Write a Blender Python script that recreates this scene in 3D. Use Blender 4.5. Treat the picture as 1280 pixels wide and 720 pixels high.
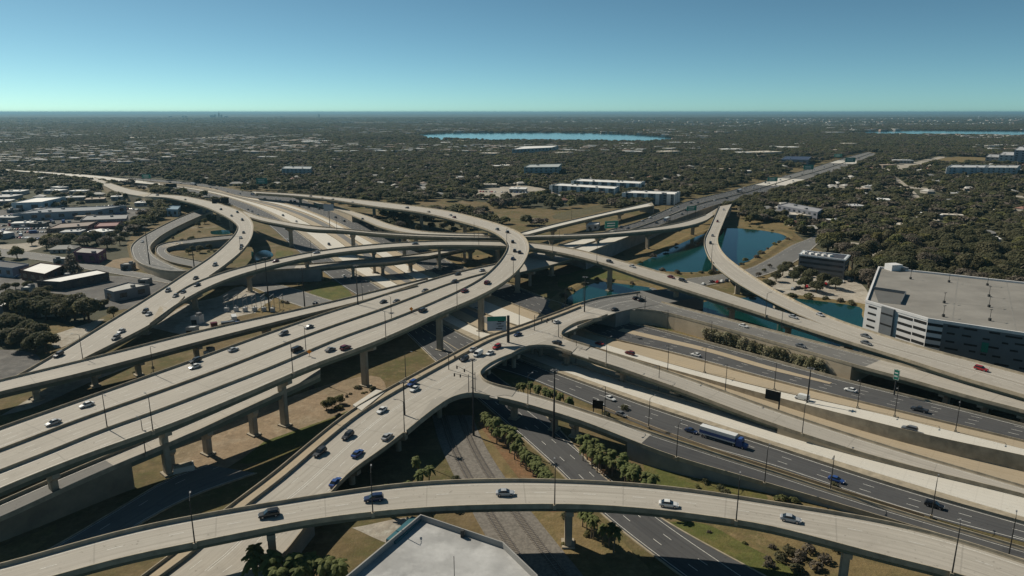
import bpy, math, random
import numpy as np
from mathutils import Vector, Matrix
random.seed(7); RNG = np.random.default_rng(7)
for o in list(bpy.data.objects): bpy.data.objects.remove(o)
SC = bpy.context.scene
COL = SC.collection

# ---------------------------------------------------------------- camera, sky, sun, exposure
cam = bpy.data.objects.new('camera', bpy.data.cameras.new('camera')); COL.objects.link(cam)
cam.location = (0, 0, 105); cam.rotation_euler = (math.radians(90 - 14.04), 0, 0)
cam.data.sensor_width = 36; cam.data.lens = 36 * 880 / 1280
cam.data.clip_start = 1; cam.data.clip_end = 200000
SC.camera = cam
SUN_AZ, SUN_EL = math.radians(-52), math.radians(39)      # azimuth from the viewing direction, to the right
world = bpy.data.worlds.new('World'); SC.world = world; world.use_nodes = True
wn, wl = world.node_tree.nodes, world.node_tree.links
sky = wn.new('ShaderNodeTexSky'); sky.sky_type = 'NISHITA'; sky.sun_disc = False
sky.sun_elevation = SUN_EL; sky.sun_rotation = SUN_AZ
sky.altitude = 100; sky.air_density = 0.4; sky.dust_density = 0.2; sky.ozone_density = 1.0
hue = wn.new('ShaderNodeMix'); hue.data_type = 'RGBA'; hue.blend_type = 'MULTIPLY'; hue.inputs[0].default_value = 1
wl.new(sky.outputs[0], hue.inputs[6]); hue.inputs[7].default_value = (0.80, 1.17, 1.02, 1)
bg = wn['Background']; wl.new(hue.outputs[2], bg.inputs[0]); bg.inputs[1].default_value = 0.074
sun = bpy.data.objects.new('sun', bpy.data.lights.new('sun', 'SUN')); COL.objects.link(sun)
sun.data.energy = 4.9; sun.data.angle = math.radians(.5); sun.data.color = (1, .92, .78)
sd = Vector((math.sin(SUN_AZ) * math.cos(SUN_EL), math.cos(SUN_AZ) * math.cos(SUN_EL), math.sin(SUN_EL)))
sun.rotation_euler = sd.to_track_quat('Z', 'Y').to_euler()
SC.view_settings.view_transform = 'Standard'; SC.view_settings.look = 'None'
SC.view_settings.exposure = 0.1; SC.view_settings.gamma = 1
SC.cycles.max_bounces = 4; SC.cycles.diffuse_bounces = 3; SC.cycles.glossy_bounces = 2
SC.cycles.transparent_max_bounces = 4; SC.cycles.volume_bounces = 0
SC.cycles.use_denoising = True


# ---------------------------------------------------------------- materials
def rgb(c): return (c[0], c[1], c[2], 1)
class Mat:
    def __init__(self, name, base, rough=.8, spec=.3, metal=0):
        self.m = bpy.data.materials.new(name); self.m.use_nodes = True
        self.t = self.m.node_tree; self.b = self.t.nodes['Principled BSDF']
        self.b.inputs['Base Color'].default_value = rgb(base); self.b.inputs['Roughness'].default_value = rough
        self.b.inputs['Specular IOR Level'].default_value = spec; self.b.inputs['Metallic'].default_value = metal
        self.col = None; self.base = base
    def n(self, k, **kw):
        x = self.t.nodes.new(k)
        for a, v in kw.items(): setattr(x, a, v)
        return x
    def l(self, a, b): self.t.links.new(a, b)
    def cur(self):
        if self.col is None:
            r = self.n('ShaderNodeRGB'); r.outputs[0].default_value = rgb(self.base); self.col = r.outputs[0]
        return self.col
    def set(self, sock): self.col = sock; self.l(sock, self.b.inputs['Base Color'])
    def coord(self, scale=(1, 1, 1), uv=False):
        if uv:
            s = self.n('ShaderNodeUVMap').outputs[0]
        else:
            s = self.n('ShaderNodeNewGeometry').outputs['Position']
        mp = self.n('ShaderNodeMapping'); mp.inputs['Scale'].default_value = scale
        self.l(s, mp.inputs[0]); return mp.outputs[0]
    def mix(self, fac, colour, mode='MIX', amount=1.0):
        x = self.n('ShaderNodeMix', data_type='RGBA', blend_type=mode)
        if amount != 1.0:
            q = self.n('ShaderNodeMath', operation='MULTIPLY'); self.l(fac, q.inputs[0]); q.inputs[1].default_value = amount; fac = q.outputs[0]
        self.l(fac, x.inputs[0]); self.l(self.cur(), x.inputs[6])
        if isinstance(colour, tuple): x.inputs[7].default_value = rgb(colour)
        else: self.l(colour, x.inputs[7])
        self.set(x.outputs[2])
    def noise(self, scale, lo, hi, detail=4, vec=None, rough=.6):
        t = self.n('ShaderNodeTexNoise'); t.inputs['Scale'].default_value = scale; t.inputs['Detail'].default_value = detail
        t.inputs['Roughness'].default_value = rough
        self.l(vec if vec is not None else self.coord(), t.inputs['Vector'])
        r = self.n('ShaderNodeMapRange'); r.inputs[1].default_value = lo; r.inputs[2].default_value = hi; r.clamp = True
        self.l(t.outputs['Fac'], r.inputs[0]); return r.outputs[0]
    def bump(self, fac, strength=.3, dist=.1):
        b = self.n('ShaderNodeBump'); b.inputs['Strength'].default_value = strength; b.inputs['Distance'].default_value = dist
        self.l(fac, b.inputs['Height']); self.l(b.outputs[0], self.b.inputs['Normal'])
def simple(name, base, rough=.8, var=.25, scale=.6, **kw):
    M = Mat(name, base, rough, **kw)
    if var: M.mix(M.noise(scale, .35, .65), tuple(c * (1 - var) for c in base))
    return M.m
def paving(name, base, dark, worn, joint=0.0, lanes=3.7, streak=.6, joint_col=None, jamt=.2):
    """road surface: UV is metres across and metres along"""
    M = Mat(name, base, .85)
    M.mix(M.noise(.05, .3, .7), worn)
    M.mix(M.noise(1.0, .42, .72, vec=M.coord((1.6, .018, 1), uv=True), detail=5), dark, amount=streak)      # long tyre streaks
    sx = M.n('ShaderNodeSeparateXYZ'); M.l(M.n('ShaderNodeUVMap').outputs[0], sx.inputs[0])
    w = M.n('ShaderNodeMath', operation='SINE'); q = M.n('ShaderNodeMath', operation='MULTIPLY'); q.inputs[1].default_value = 2 * math.pi / (lanes / 2)
    M.l(sx.outputs[0], q.inputs[0]); M.l(q.outputs[0], w.inputs[0])
    r = M.n('ShaderNodeMapRange'); r.inputs[1].default_value = .2; r.inputs[2].default_value = 1; M.l(w.outputs[0], r.inputs[0])
    M.mix(r.outputs[0], dark, amount=.34)
    M.mix(M.noise(.5, .55, .8), dark, amount=.35)
    sn = M.n('ShaderNodeVectorMath', operation='SNAP'); sn.inputs[1].default_value = (lanes, 17.3 if not joint else joint, 1)
    M.l(M.n('ShaderNodeUVMap').outputs[0], sn.inputs[0]); wh = M.n('ShaderNodeTexWhiteNoise', noise_dimensions='3D'); M.l(sn.outputs[0], wh.inputs[0])
    M.mix(wh.outputs[0], worn, amount=.55); M.mix(M.noise(.16, .56, .72, detail=6), dark, amount=.5)
    M.mix(M.noise(.9, .66, .74, detail=2), tuple(x * .55 for x in dark), amount=.5)
    if joint:
        a = M.n('ShaderNodeMath', operation='PINGPONG'); a.inputs[1].default_value = joint / 2; M.l(sx.outputs[1], a.inputs[0])
        c = M.n('ShaderNodeMath', operation='LESS_THAN'); c.inputs[1].default_value = .16; M.l(a.outputs[0], c.inputs[0])
        M.mix(c.outputs[0], joint_col or tuple(x * .45 for x in base), amount=jamt)
    M.bump(M.noise(8, .2, .8), .15, .02)
    return M.m
K = {}
K['deck'] = paving('bridge_concrete', (.42, .388, .335), (.255, .232, .195), (.355, .325, .28), joint=24, jamt=.38, streak=.85)
K['slab'] = paving('new_concrete', (.56, .53, .47), (.45, .42, .36), (.52, .49, .43), joint=6, streak=.45, jamt=.12)
K['asphalt'] = paving('asphalt', (.062, .062, .064), (.040, .040, .042), (.078, .077, .076), streak=.75)
K['oldasphalt'] = paving('worn_asphalt', (.13, .127, .12), (.085, .083, .08), (.16, .155, .145), streak=.7)
K['apron'] = paving('stained_concrete', (.40, .32, .215), (.27, .215, .14), (.34, .28, .20), joint=12, jamt=.15)
K['barrier'] = simple('barrier_concrete', (.37, .315, .23), .85, .35, .35)
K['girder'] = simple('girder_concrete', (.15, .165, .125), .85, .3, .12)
K['pier'] = simple('pier_concrete', (.36, .31, .235), .85, .25, .3)
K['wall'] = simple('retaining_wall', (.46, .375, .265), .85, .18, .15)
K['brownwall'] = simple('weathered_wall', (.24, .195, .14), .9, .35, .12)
K['greywall'] = simple('grey_wall', (.24, .24, .22), .85, .25, .15)
K['white'] = simple('road_paint', (.72, .70, .64), .6, .3, 1.5)
K['yellow'] = simple('yellow_paint', (.62, .40, .08), .6, .2, 1.5)
K['steel'] = simple('galvanised_steel', (.20, .20, .20), .45, .2, .5)
K['dark'] = simple('dark_steel', (.035, .034, .033), .6, .2, .5)
K['green'] = simple('sign_green', (.012, .17, .12), .5, .1, .5)
K['signgrey'] = simple('sign_back', (.30, .34, .38), .5, .15, .5)
K['black'] = simple('black_panel', (.012, .011, .010), .7, .2, .5)
K['glass'] = Mat('car_glass', (.015, .018, .022), .12, .6).m
K['tyre'] = simple('tyre', (.02, .02, .02), .9, 0)
K['rim'] = Mat('rim', (.4, .4, .42), .35, .5, .8).m
K['lamp'] = Mat('headlight', (.8, .8, .78), .2, .6).m
K['tail'] = Mat('tail_light', (.35, .015, .012), .3, .5).m
K['window'] = Mat('building_glass', (.022, .03, .036), .15, .6).m
K['teal'] = Mat('teal_glass', (.05, .13, .15), .2, .6).m
K['bark'] = simple('bark', (.11, .085, .06), .95, .4, 3)
K['palmbark'] = simple('palm_bark', (.17, .135, .095), .95, .35, 4)
K['roofwhite'] = simple('white_roof', (.74, .72, .68), .7, .12, .15)
K['roofgrey'] = simple('grey_roof', (.25, .235, .21), .85, .25, .06)
K['roofdirty'] = None
K['ballast'] = simple('ballast', (.20, .18, .155), .95, .4, 1.2)
K['sleeper'] = simple('sleeper', (.145, .125, .105), .95, .3, 2)
K['rail'] = Mat('rail_steel', (.25, .22, .20), .35, .5, .7).m
K['orange'] = simple('orange_sign', (.80, .25, .02), .6, .1, 1)

M = Mat('dirty_white_roof', (.38, .376, .365), .8)
M.mix(M.noise(.07, .38, .64, detail=4), (.235, .233, .227), amount=.9)
M.mix(M.noise(.22, .48, .72, detail=5), (.50, .495, .48), amount=.7)
M.mix(M.noise(.6, .5, .8, detail=6), (.24, .235, .225), amount=.45)
K['roofdirty'] = M.m

def leafmat(name, a, b, trans=.12):
    M = Mat(name, a, .75, .2)
    oi = M.n('ShaderNodeObjectInfo')
    M.mix(oi.outputs['Random'], b)
    M.mix(M.noise(.9, .4, .65, detail=2), tuple(c * .65 for c in a), amount=.4)
    tr = M.n('ShaderNodeBsdfTranslucent'); M.l(M.col, tr.inputs[0])
    mx = M.n('ShaderNodeMixShader'); mx.inputs[0].default_value = trans
    M.l(M.b.outputs[0], mx.inputs[1]); M.l(tr.outputs[0], mx.inputs[2])
    M.l(mx.outputs[0], M.t.nodes['Material Output'].inputs[0])
    return M.m
K['leaf'] = leafmat('oak_leaves', (.112, .116, .06), (.148, .134, .076), .48)
K['leafpale'] = leafmat('pale_leaves', (.15, .155, .06), (.17, .15, .06), .35)
K['leafdry'] = leafmat('bare_twigs', (.155, .13, .10), (.13, .11, .08), .3)
K['palm'] = leafmat('palm_fronds', (.13, .155, .05), (.16, .175, .06), .4)
K['shrub'] = leafmat('wall_creeper', (.34, .31, .21), (.26, .25, .13), .4)

def landmat(name, cols, scales, fine=.5):
    M = Mat(name, cols[0], .95, .15)
    for c, (s, lo, hi) in zip(cols[1:], scales): M.mix(M.noise(s, lo, hi, detail=7, rough=.65), c)
    M.mix(M.noise(fine * .35, .46, .62, detail=7, rough=.75), tuple(x * .55 for x in cols[0]), amount=.55)
    M.mix(M.noise(fine * .6, .52, .66, detail=5, rough=.7), tuple(min(.5, x * 1.45) for x in cols[0]), amount=.5)
    M.mix(M.noise(fine, .35, .75, detail=6), tuple(x * .6 for x in cols[0]), amount=.6)
    M.bump(M.noise(fine * 2, .2, .8, detail=6), .5, .25)
    return M.m
K['land'] = landmat('ground', [(.075, .075, .045), (.125, .105, .068), (.055, .058, .038), (.22, .20, .17)],
                    [(.006, .45, .62), (.0016, .42, .60), (.011, .60, .72)], .05)
K['verge'] = landmat('interchange_ground', [(.155, .115, .058), (.085, .085, .030), (.205, .150, .085), (.27, .23, .17)],
                     [(.035, .44, .60), (.055, .52, .66), (.022, .60, .70)], .6)
K['grass'] = landmat('grass', [(.095, .105, .030), (.17, .125, .055), (.12, .13, .03)], [(.06, .46, .62), (.12, .55, .7)], .7)
K['drygrass'] = landmat('dry_grass', [(.19, .140, .066), (.115, .105, .042), (.24, .175, .095)], [(.09, .46, .64), (.2, .55, .7)], .7)
K['field'] = landmat('rough_grass', [(.115, .10, .056), (.075, .08, .04), (.15, .12, .07)], [(.03, .46, .62), (.07, .54, .68)], .3)
K['mulch'] = landmat('mulch', [(.20, .115, .06), (.14, .10, .05), (.25, .16, .09)], [(.15, .46, .62), (.3, .54, .68)], .8)
K['dirt'] = landmat('dirt', [(.27, .20, .13), (.20, .16, .10), (.33, .27, .19)], [(.05, .48, .62), (.13, .5, .68)], .6)
K['lot'] = landmat('lot', [(.15, .142, .132), (.10, .097, .094), (.22, .205, .185)], [(.03, .46, .62), (.07, .52, .66)], .3)
K['litlot'] = landmat('pale_lot', [(.40, .36, .30), (.30, .26, .21), (.20, .175, .13)], [(.05, .46, .62), (.09, .54, .66)], .4)

def water(name, base):
    M = Mat(name, base, .09, .28); M.b.inputs['IOR'].default_value = 1.33
    M.mix(M.noise(.02, .4, .65), tuple(c * .75 for c in base))
    M.bump(M.noise(.9, .2, .8, detail=5), .10, .10)
    return M.m
K['pond'] = water('pond_water', (.004, .038, .034))
K['lake'] = water('lake_water', (.012, .085, .11))
# ---------------------------------------------------------------- where things stand
# photo position (1280 x 720) + a height above the ground -> a point of the site
CAM_H, PITCH, FOC = 105.0, math.radians(14.04), 880.0
def P(x, y, z=0.0):
    a, b = (x - 640) / FOC, (360 - y) / FOC
    c, s = math.cos(PITCH), math.sin(PITCH)
    d = np.array([a, c + b * s, -s + b * c])
    return np.array([0, 0, CAM_H]) + d * ((z - CAM_H) / d[2])
def proj(p):
    c, s = math.cos(PITCH), math.sin(PITCH)
    y, z = p[1], p[2] - CAM_H
    f = y * c - z * s
    return 640 + FOC * p[0] / f, 360 - FOC * (y * s + z * c) / f
def spline(pts, n):
    """n points evenly spaced along a smooth curve through pts"""
    p = np.asarray(pts, float)
    if len(p) < 3:
        t = np.linspace(0, 1, n)[:, None]
        return p[0] * (1 - t) + p[-1] * t
    q = np.vstack([2 * p[0] - p[1], p, 2 * p[-1] - p[-2]])
    out = []
    for i in range(len(p) - 1):
        a, b, c, d = q[i:i + 4]
        la, lb, lc = [max(1e-6, np.linalg.norm(v)) ** .5 for v in (b - a, c - b, d - c)]
        t0, t1, t2, t3 = 0, la, la + lb, la + lb + lc
        for k in range(14):
            t = t1 + (t2 - t1) * k / 14
            A1 = a * (t1 - t) / (t1 - t0) + b * (t - t0) / (t1 - t0)
            A2 = b * (t2 - t) / (t2 - t1) + c * (t - t1) / (t2 - t1)
            A3 = c * (t3 - t) / (t3 - t2) + d * (t - t2) / (t3 - t2)
            B1 = A1 * (t2 - t) / (t2 - t0) + A2 * (t - t0) / (t2 - t0)
            B2 = A2 * (t3 - t) / (t3 - t1) + A3 * (t - t1) / (t3 - t1)
            out.append(B1 * (t2 - t) / (t2 - t1) + B2 * (t - t1) / (t2 - t1))
    out.append(p[-1])
    o = np.array(out)
    s = np.r_[0, np.cumsum(np.linalg.norm(np.diff(o, axis=0), axis=1))]
    u = np.linspace(0, s[-1], n)
    return np.stack([np.interp(u, s, o[:, k]) for k in range(3)], 1)
class Ribbon:
    """a strip of road between two edge curves: L is the far or left edge, R the near or right one"""
    def __init__(self, L, R, lift=0.0, step=5.0):
        def pts(E): return [P(x, y, z + lift) - np.array([0, 0, lift]) for x, y, z in E]
        l, r = pts(L), pts(R)
        ln = sum(np.linalg.norm(b - a) for a, b in zip(l, l[1:]))
        n = int(max(10, min(260, ln / step)))
        self.L, self.R = spline(l, n), spline(r, n)
        dl, dr = spline(l, 4 * n), spline(r, 4 * n)
        for _ in range(3):          # square the sections to the middle line
            c = (self.L + self.R) / 2
            t = np.gradient(c, axis=0)[:, :2]; t /= np.linalg.norm(t, axis=1)[:, None]
            for D, name in ((dl, 'L'), (dr, 'R')):
                out, i0 = [], 0
                for k in range(n):
                    lo, hi = max(i0, 4 * k - n), min(4 * n, 4 * k + n)
                    if hi <= lo + 1: lo = max(0, hi - 2)
                    e = np.abs((D[lo:hi, :2] - c[k, :2]) @ t[k]) + .02 * np.linalg.norm(D[lo:hi, :2] - c[k, :2], axis=1)
                    i0 = lo + int(np.argmin(e)); out.append(D[i0])
                o = np.array(out)
                for _s in range(2): o[1:-1] = (o[:-2] + 2 * o[1:-1] + o[2:]) / 4
                o[0], o[-1] = D[0], D[-1]
                setattr(self, name, o)
        # both ends of a section get the height of their middle
        c = (self.L + self.R) / 2
        self.L[:, 2] = self.R[:, 2] = c[:, 2]
        self.n, self.C = n, c
        self.W = np.linalg.norm(self.L - self.R, axis=1)
        self.S = np.r_[0, np.cumsum(np.linalg.norm(np.diff(c, axis=0), axis=1))]
        self.X = (self.R - self.L) / self.W[:, None]
        self.T = np.gradient(c, axis=0); self.T /= np.linalg.norm(self.T, axis=1)[:, None]
    def at(self, t, s, dz=0.0):
        i = t * (self.n - 1); k = int(min(max(i, 0), self.n - 2)); f = i - k
        l = self.L[k] * (1 - f) + self.L[k + 1] * f; r = self.R[k] * (1 - f) + self.R[k + 1] * f
        T = self.T[k]
        return l * (1 - s) + r * s + np.array([0, 0, dz]), math.atan2(T[1], T[0])
    def find(self, x, y, dz=0.0):
        """the (t, s) of this road that the photo shows at pixel x, y"""
        best = None
        for k in range(self.n):
            for s in np.linspace(.06, .94, 12):
                p = self.L[k] * (1 - s) + self.R[k] * s; p = p + np.array([0, 0, dz])
                q = proj(p); d = (q[0] - x) ** 2 + (q[1] - y) ** 2
                if best is None or d < best[0]: best = (d, k / (self.n - 1), s)
        return best[1], best[2]
    def outline(self):
        return [(p[0], p[1]) for p in self.L] + [(p[0], p[1]) for p in self.R[::-1]]
def zz(E, *z):
    """give edge pixels the heights z, spread evenly when fewer"""
    zs = np.interp(np.linspace(0, 1, len(E)), np.linspace(0, 1, len(z)), z)
    return [(x, y, float(h)) for (x, y), h in zip(E, zs)]

DECKS = {}
DECKS['fore'] = dict(
 L=zz([(-60,717),(0,704),(50,690),(160,660),(250,642),(320,630),(420,614),(495,604),(570,599),(640,597.5),(740,600),(815,605),(890,614),(960,625),(1060,641),(1135,656),(1210,676),(1280,699),(1340,719)],14),
 R=zz([(-60,752),(0,738),(65,720),(150,697),(250,676),(320,662),(382,650),(470,639),(545,633),(640,630),(740,630.5),(815,636),(890,645),(960,656),(1035,675),(1110,695),(1210,720),(1280,745),(1340,768)],14))
DECKS['wide'] = dict(
 L=[(-60,556,7.5),(0,534,8),(80,506,8.75),(160,478,9.5),(240,450,10.25),(320,421,11),(400,393,11.62),(460,374,12.05),(530,351,12.36),(580,337,12.38),(620,328.5,12.12),(660,317,11.79),(700,305,11.37)],
 R=[(-60,607,7.5),(0,585,8),(60,562,8.56),(125,535,9.17),(200,509,9.88),(320,464,11),(420,422,11.77),(495,395,12.2),(545,374,12.43),(595,353.5,12.28),(640,341,12),(690,329.5,11.47),(735,316,11)])
DECKS['loop'] = dict(
 L=[(-60,609,13),(0,587,14),(60,564,15),(125,537,16),(200,511,17.5),(320,464.8,19.5),(420,422.8,19.5),(495,395.8,19.5),(545,376,20),(595,353,21.5),(618,334,23),(630,318,24.5),(634,306,25),(629,297,25),(612,287,24),(580,277.5,22),(530,265.8,19),(470,257.8,16),(420,250.3,13),(370,244.8,10),(320,241.3,8)],
 R=[(-60,636,13),(0,609,14),(45,590,15),(125,560,16),(205,532,17.5),(320,485,19.5),(395,454,19.5),(460,430,19.5),(505,411,19.5),(545,392,20),(595,370,21.5),(620,356,23),(645,338,24),(658,321,25),(661.5,308,25),(657,297,25),(645,288,24),(610,275.5,22),(557,262.5,19),(495,254,16),(430,247,13),(370,241.5,10),(315,238.5,8)])
DECKS['narrow'] = dict(
 L=[(-60,489,7.5),(0,474,8),(87,453,8.65),(160,435,9.2),(240,415,10),(320,397,10.8),(380,384,11.35),(440,370,11.91),(495,356.5,12.26),(535,346.5,12.5)],
 R=[(-60,505,7.5),(0,489,8),(87,469,8.65),(160,450,9.2),(240,428.5,10),(320,408,10.8),(380,393,11.35),(440,378.5,11.91),(482,367,12.19),(522,356,12.42)])
DECKS['under'] = dict(
 L=[(-60,651,5),(0,626,6),(82,590,7.5),(150,562,8.5),(220,533,10),(320,490,12),(400,455,14)],
 R=[(-60,671,5),(0,646,6),(82,608,7.5),(150,578,8.5),(220,549,10),(320,503,12),(400,467,14)])
DECKS['curve'] = dict(   # the long ramp on the left that swings back to the horizon
 L=[(20,469,7),(50,452,7.5),(100,423,8.5),(150,393,9.5),(187,370,10.5),(225,346.5,11.5),(262,322,13.5),(285,302,15),(294,291,16),(296.5,282,16.5),(292,276.5,16.5),(278,268,16.5),(256,258.5,15),(231,251.5,13),(207,247,11),(181,246,9)],
 R=[(70,468,7),(100,450,7.5),(145,427,8.5),(187,404.8,9.5),(225,375.8,10.5),(240,357.8,11.5),(270,337,13.5),(300,314,15),(312,300,16),(316.5,288,16.5),(315,276,16.5),(303,264.5,16.5),(275,254,15),(248,247.8,13),(222,243.3,11),(190,241.3,9)])
DECKS['long'] = dict(   # second ramp: leaves the curve, passes below the loop, runs off to the right
 L=[(200,381,10),(237,357,11),(275,341.5,12.5),(320,329,14),(395,313.5,16),(470,304.5,17.5),(545,300.5,18),(630,301,18),(662,302.5,18),(715,310,18),(765,322.5,17.5),(815,336.5,16.5),(865,351,15),(910,365.5,13.5),(960,382,12),(1022,401,11),(1085,424,11),(1160,444.5,10.5),(1220,461,10),(1280,478,10),(1340,496,10)],
 R=[(187,404,10),(225,376,11),(270,352.5,12.5),(320,336.2,14),(395,319.2,16),(470,310.2,17.5),(545,306.2,18),(630,307.2,18),(662,309.2,18),(715,318.2,18),(762,330.7,17.5),(805,345,16.5),(850,359,15),(893,372.5,13.5),(945,389,12),(1000,407,11),(1060,426,11),(1135,449,10.5),(1210,473,10),(1280,493,10),(1340,511,10)])
DECKS['swan'] = dict(   # ramp on the right that bends over the pond
 L=[(899,257,8),(894,268,9),(887,284,11),(880.5,298,12),(881,309,12.5),(889,325,12.5),(912,345,12),(955,370,11.5),(1022,400.6,11.04),(1085,423.6,11.04),(1160,444.1,10.54),(1220,460.6,10.04),(1280,477.6,10.04),(1340,495.6,10.04)],
 R=[(915,254,8),(909,266,9),(904,278,11),(897.5,297,12),(899,307,12.5),(909,321,12.5),(936,341,12),(975,365,11.5),(1040,396,11),(1097,415.5,11),(1160,435,10.5),(1220,450.5,10),(1280,466,10),(1340,483,10)])
DECKS['across'] = dict(  # flat high ramp seen edge-on behind the long one
 L=[(303,262.5,16.5),(320,268,17),(345,274,17.5),(387,281,18),(425,285,18),(470,289,18.2),(510,291.5,18.2),(552,293,18.2),(600,294,18),(661,293,17.5),(740,290.5,16.5),(800,285,15),(845,278,13),(877,268.5,11),(897,259,9)],
 R=[(312,271.5,16.5),(330,276.5,17),(352,280.5,17.5),(387,286,18),(425,287.8,18),(470,291.8,18.2),(510,294.3,18.2),(552,295.8,18.2),(600,296.8,18),(661,295.8,17.5),(740,293.8,16.5),(805,289.3,15),(853,283.8,13),(880,276.8,11),(893,268.8,9)])
DECKS['climb'] = dict(   # ramp that climbs out of the motorway and joins the flat one
 L=[(375,247.5,1),(420,257,4),(460,269,8),(490,280,11.5),(520,286.5,14.5),(560,290,17),(610,291,18)],
 R=[(385,251,1),(425,264,4),(455,275.5,8),(480,285,11.5),(515,292,14.5),(556,294,17),(610,294.5,18)])
DECKS['low'] = dict(     # low ramp below the long one, from the left loop towards the viaduct
 L=[(262,336,8),(300,334,8),(350,331,8),(395,328.5,8.5),(440,325,9),(494,320,9.5),(549,312.5,9.5),(590,304,9.5),(625,297,9.5),(656,288.5,9.5),(700,277.5,9),(760,264,8.5),(815,253,6)],
 R=[(260,341.2,8),(300,339.2,8),(350,336.2,8),(395,334.2,8.5),(440,330.2,9),(494,326.5,9.5),(549,317.3,9.5),(590,308.8,9.5),(625,301.3,9.5),(658,293.3,9.5),(700,282.3,9),(763,267.3,8.5),(818,255.8,8)])
DECKS['drop'] = dict(    # ramp falling from the street bridge to the right
 L=[(706,421.5,8.6),(737,431,8.3),(795,450,7),(855,470,5.5),(960,508,3),(1060,541,1.4),(1135,564,.8),(1280,606,.5),(1340,624,.5)],
 R=[(690,431.5,8.6),(720,441,8.3),(780,461,7),(850,485,5.5),(960,526,3),(1065,561,1.4),(1135,581,.8),(1280,617,.5),(1340,634,.5)])
DECKS['fall'] = dict(    # lower ramp of the street bridge
 L=[(612,478,8.6),(655,488,8.4),(700,501.5,8),(748,517,7.5),(850,551,5),(960,586,2.6),(1060,618,1.2),(1160,648,.8),(1280,683,.5),(1340,701,.5)],
 R=[(596,490.5,8.6),(640,499.5,8.4),(684,512,8),(730,526.5,7.5),(838,568,5),(955,602,2.6),(1055,631,1.2),(1155,661,.8),(1280,699,.5),(1340,717,.5)])
DECKS['street'] = dict(  # the street bridge
 L=[(175,720,4),(222,684,4.4),(282,633,5.2),(339,590,6.5),(390,549,7.4),(440,511,8.2),(500,476,8.6),(560,444,8.6),(607,420,8.6),(640,409,8.6),(690,391,8.4),(745,372,7.8),(800,364,7.4)],
 R=[(330,720,4),(362,684,4.4),(400,633,5.2),(437,590,6.5),(470,566,7.4),(508,537,8.2),(555,499,8.6),(600,465,8.6),(640,441,8.6),(665,430.5,8.6),(704,415,8.4),(775,387.5,7.8),(825,378,7.4)])
DECKS['front'] = dict(   # frontage road on the right, on a wall, then on a bridge
 L=[(800,366,7.4),(833,378,7.4),(880,390,7.5),(960,410.5,7.6),(1040,431,8),(1097,446,8),(1150,460,8),(1215,476,8),(1280,493,8),(1340,509,8)],
 R=[(784,385,7.4),(822,388,7.4),(875,401,7.5),(960,424.5,7.6),(1040,447,8),(1090,461,8),(1140,474,8),(1210,494,8),(1280,512,8),(1340,530,8)])
DECKS['bar'] = dict(     # inner loop ramp, upper arm
 L=[(310,291.5,6),(290,293,5.5),(255,296.5,5),(228,299.5,4),(209,302,3),(199,305.5,2.5),(194,311,2),(198,319,1.5),(213,327,1),(240,333,.7)],
 R=[(312,296.5,6),(290,298,5.5),(255,301.5,5),(232,304.5,4),(217,306.5,3),(209,309,2.5),(208,313,2),(215,318,1.5),(236,323,1),(262,328,.7)])
DECKS['loopleft'] = dict(  # outer loop ramp on the left
 L=[(252,260,4),(225,271,4),(194,286,4),(173,298,4),(164,307,4),(164,316,4),(170,325.5,4),(186,333,4.5),(215,338.5,6),(262,336.5,8)],
 R=[(266,263,4),(236,276,4),(208,290,4),(195,299,4),(188,307,4),(189,314.5,4),(197,321.5,4),(214,330,4.5),(232,337,6),(262,343.5,8)])

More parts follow.
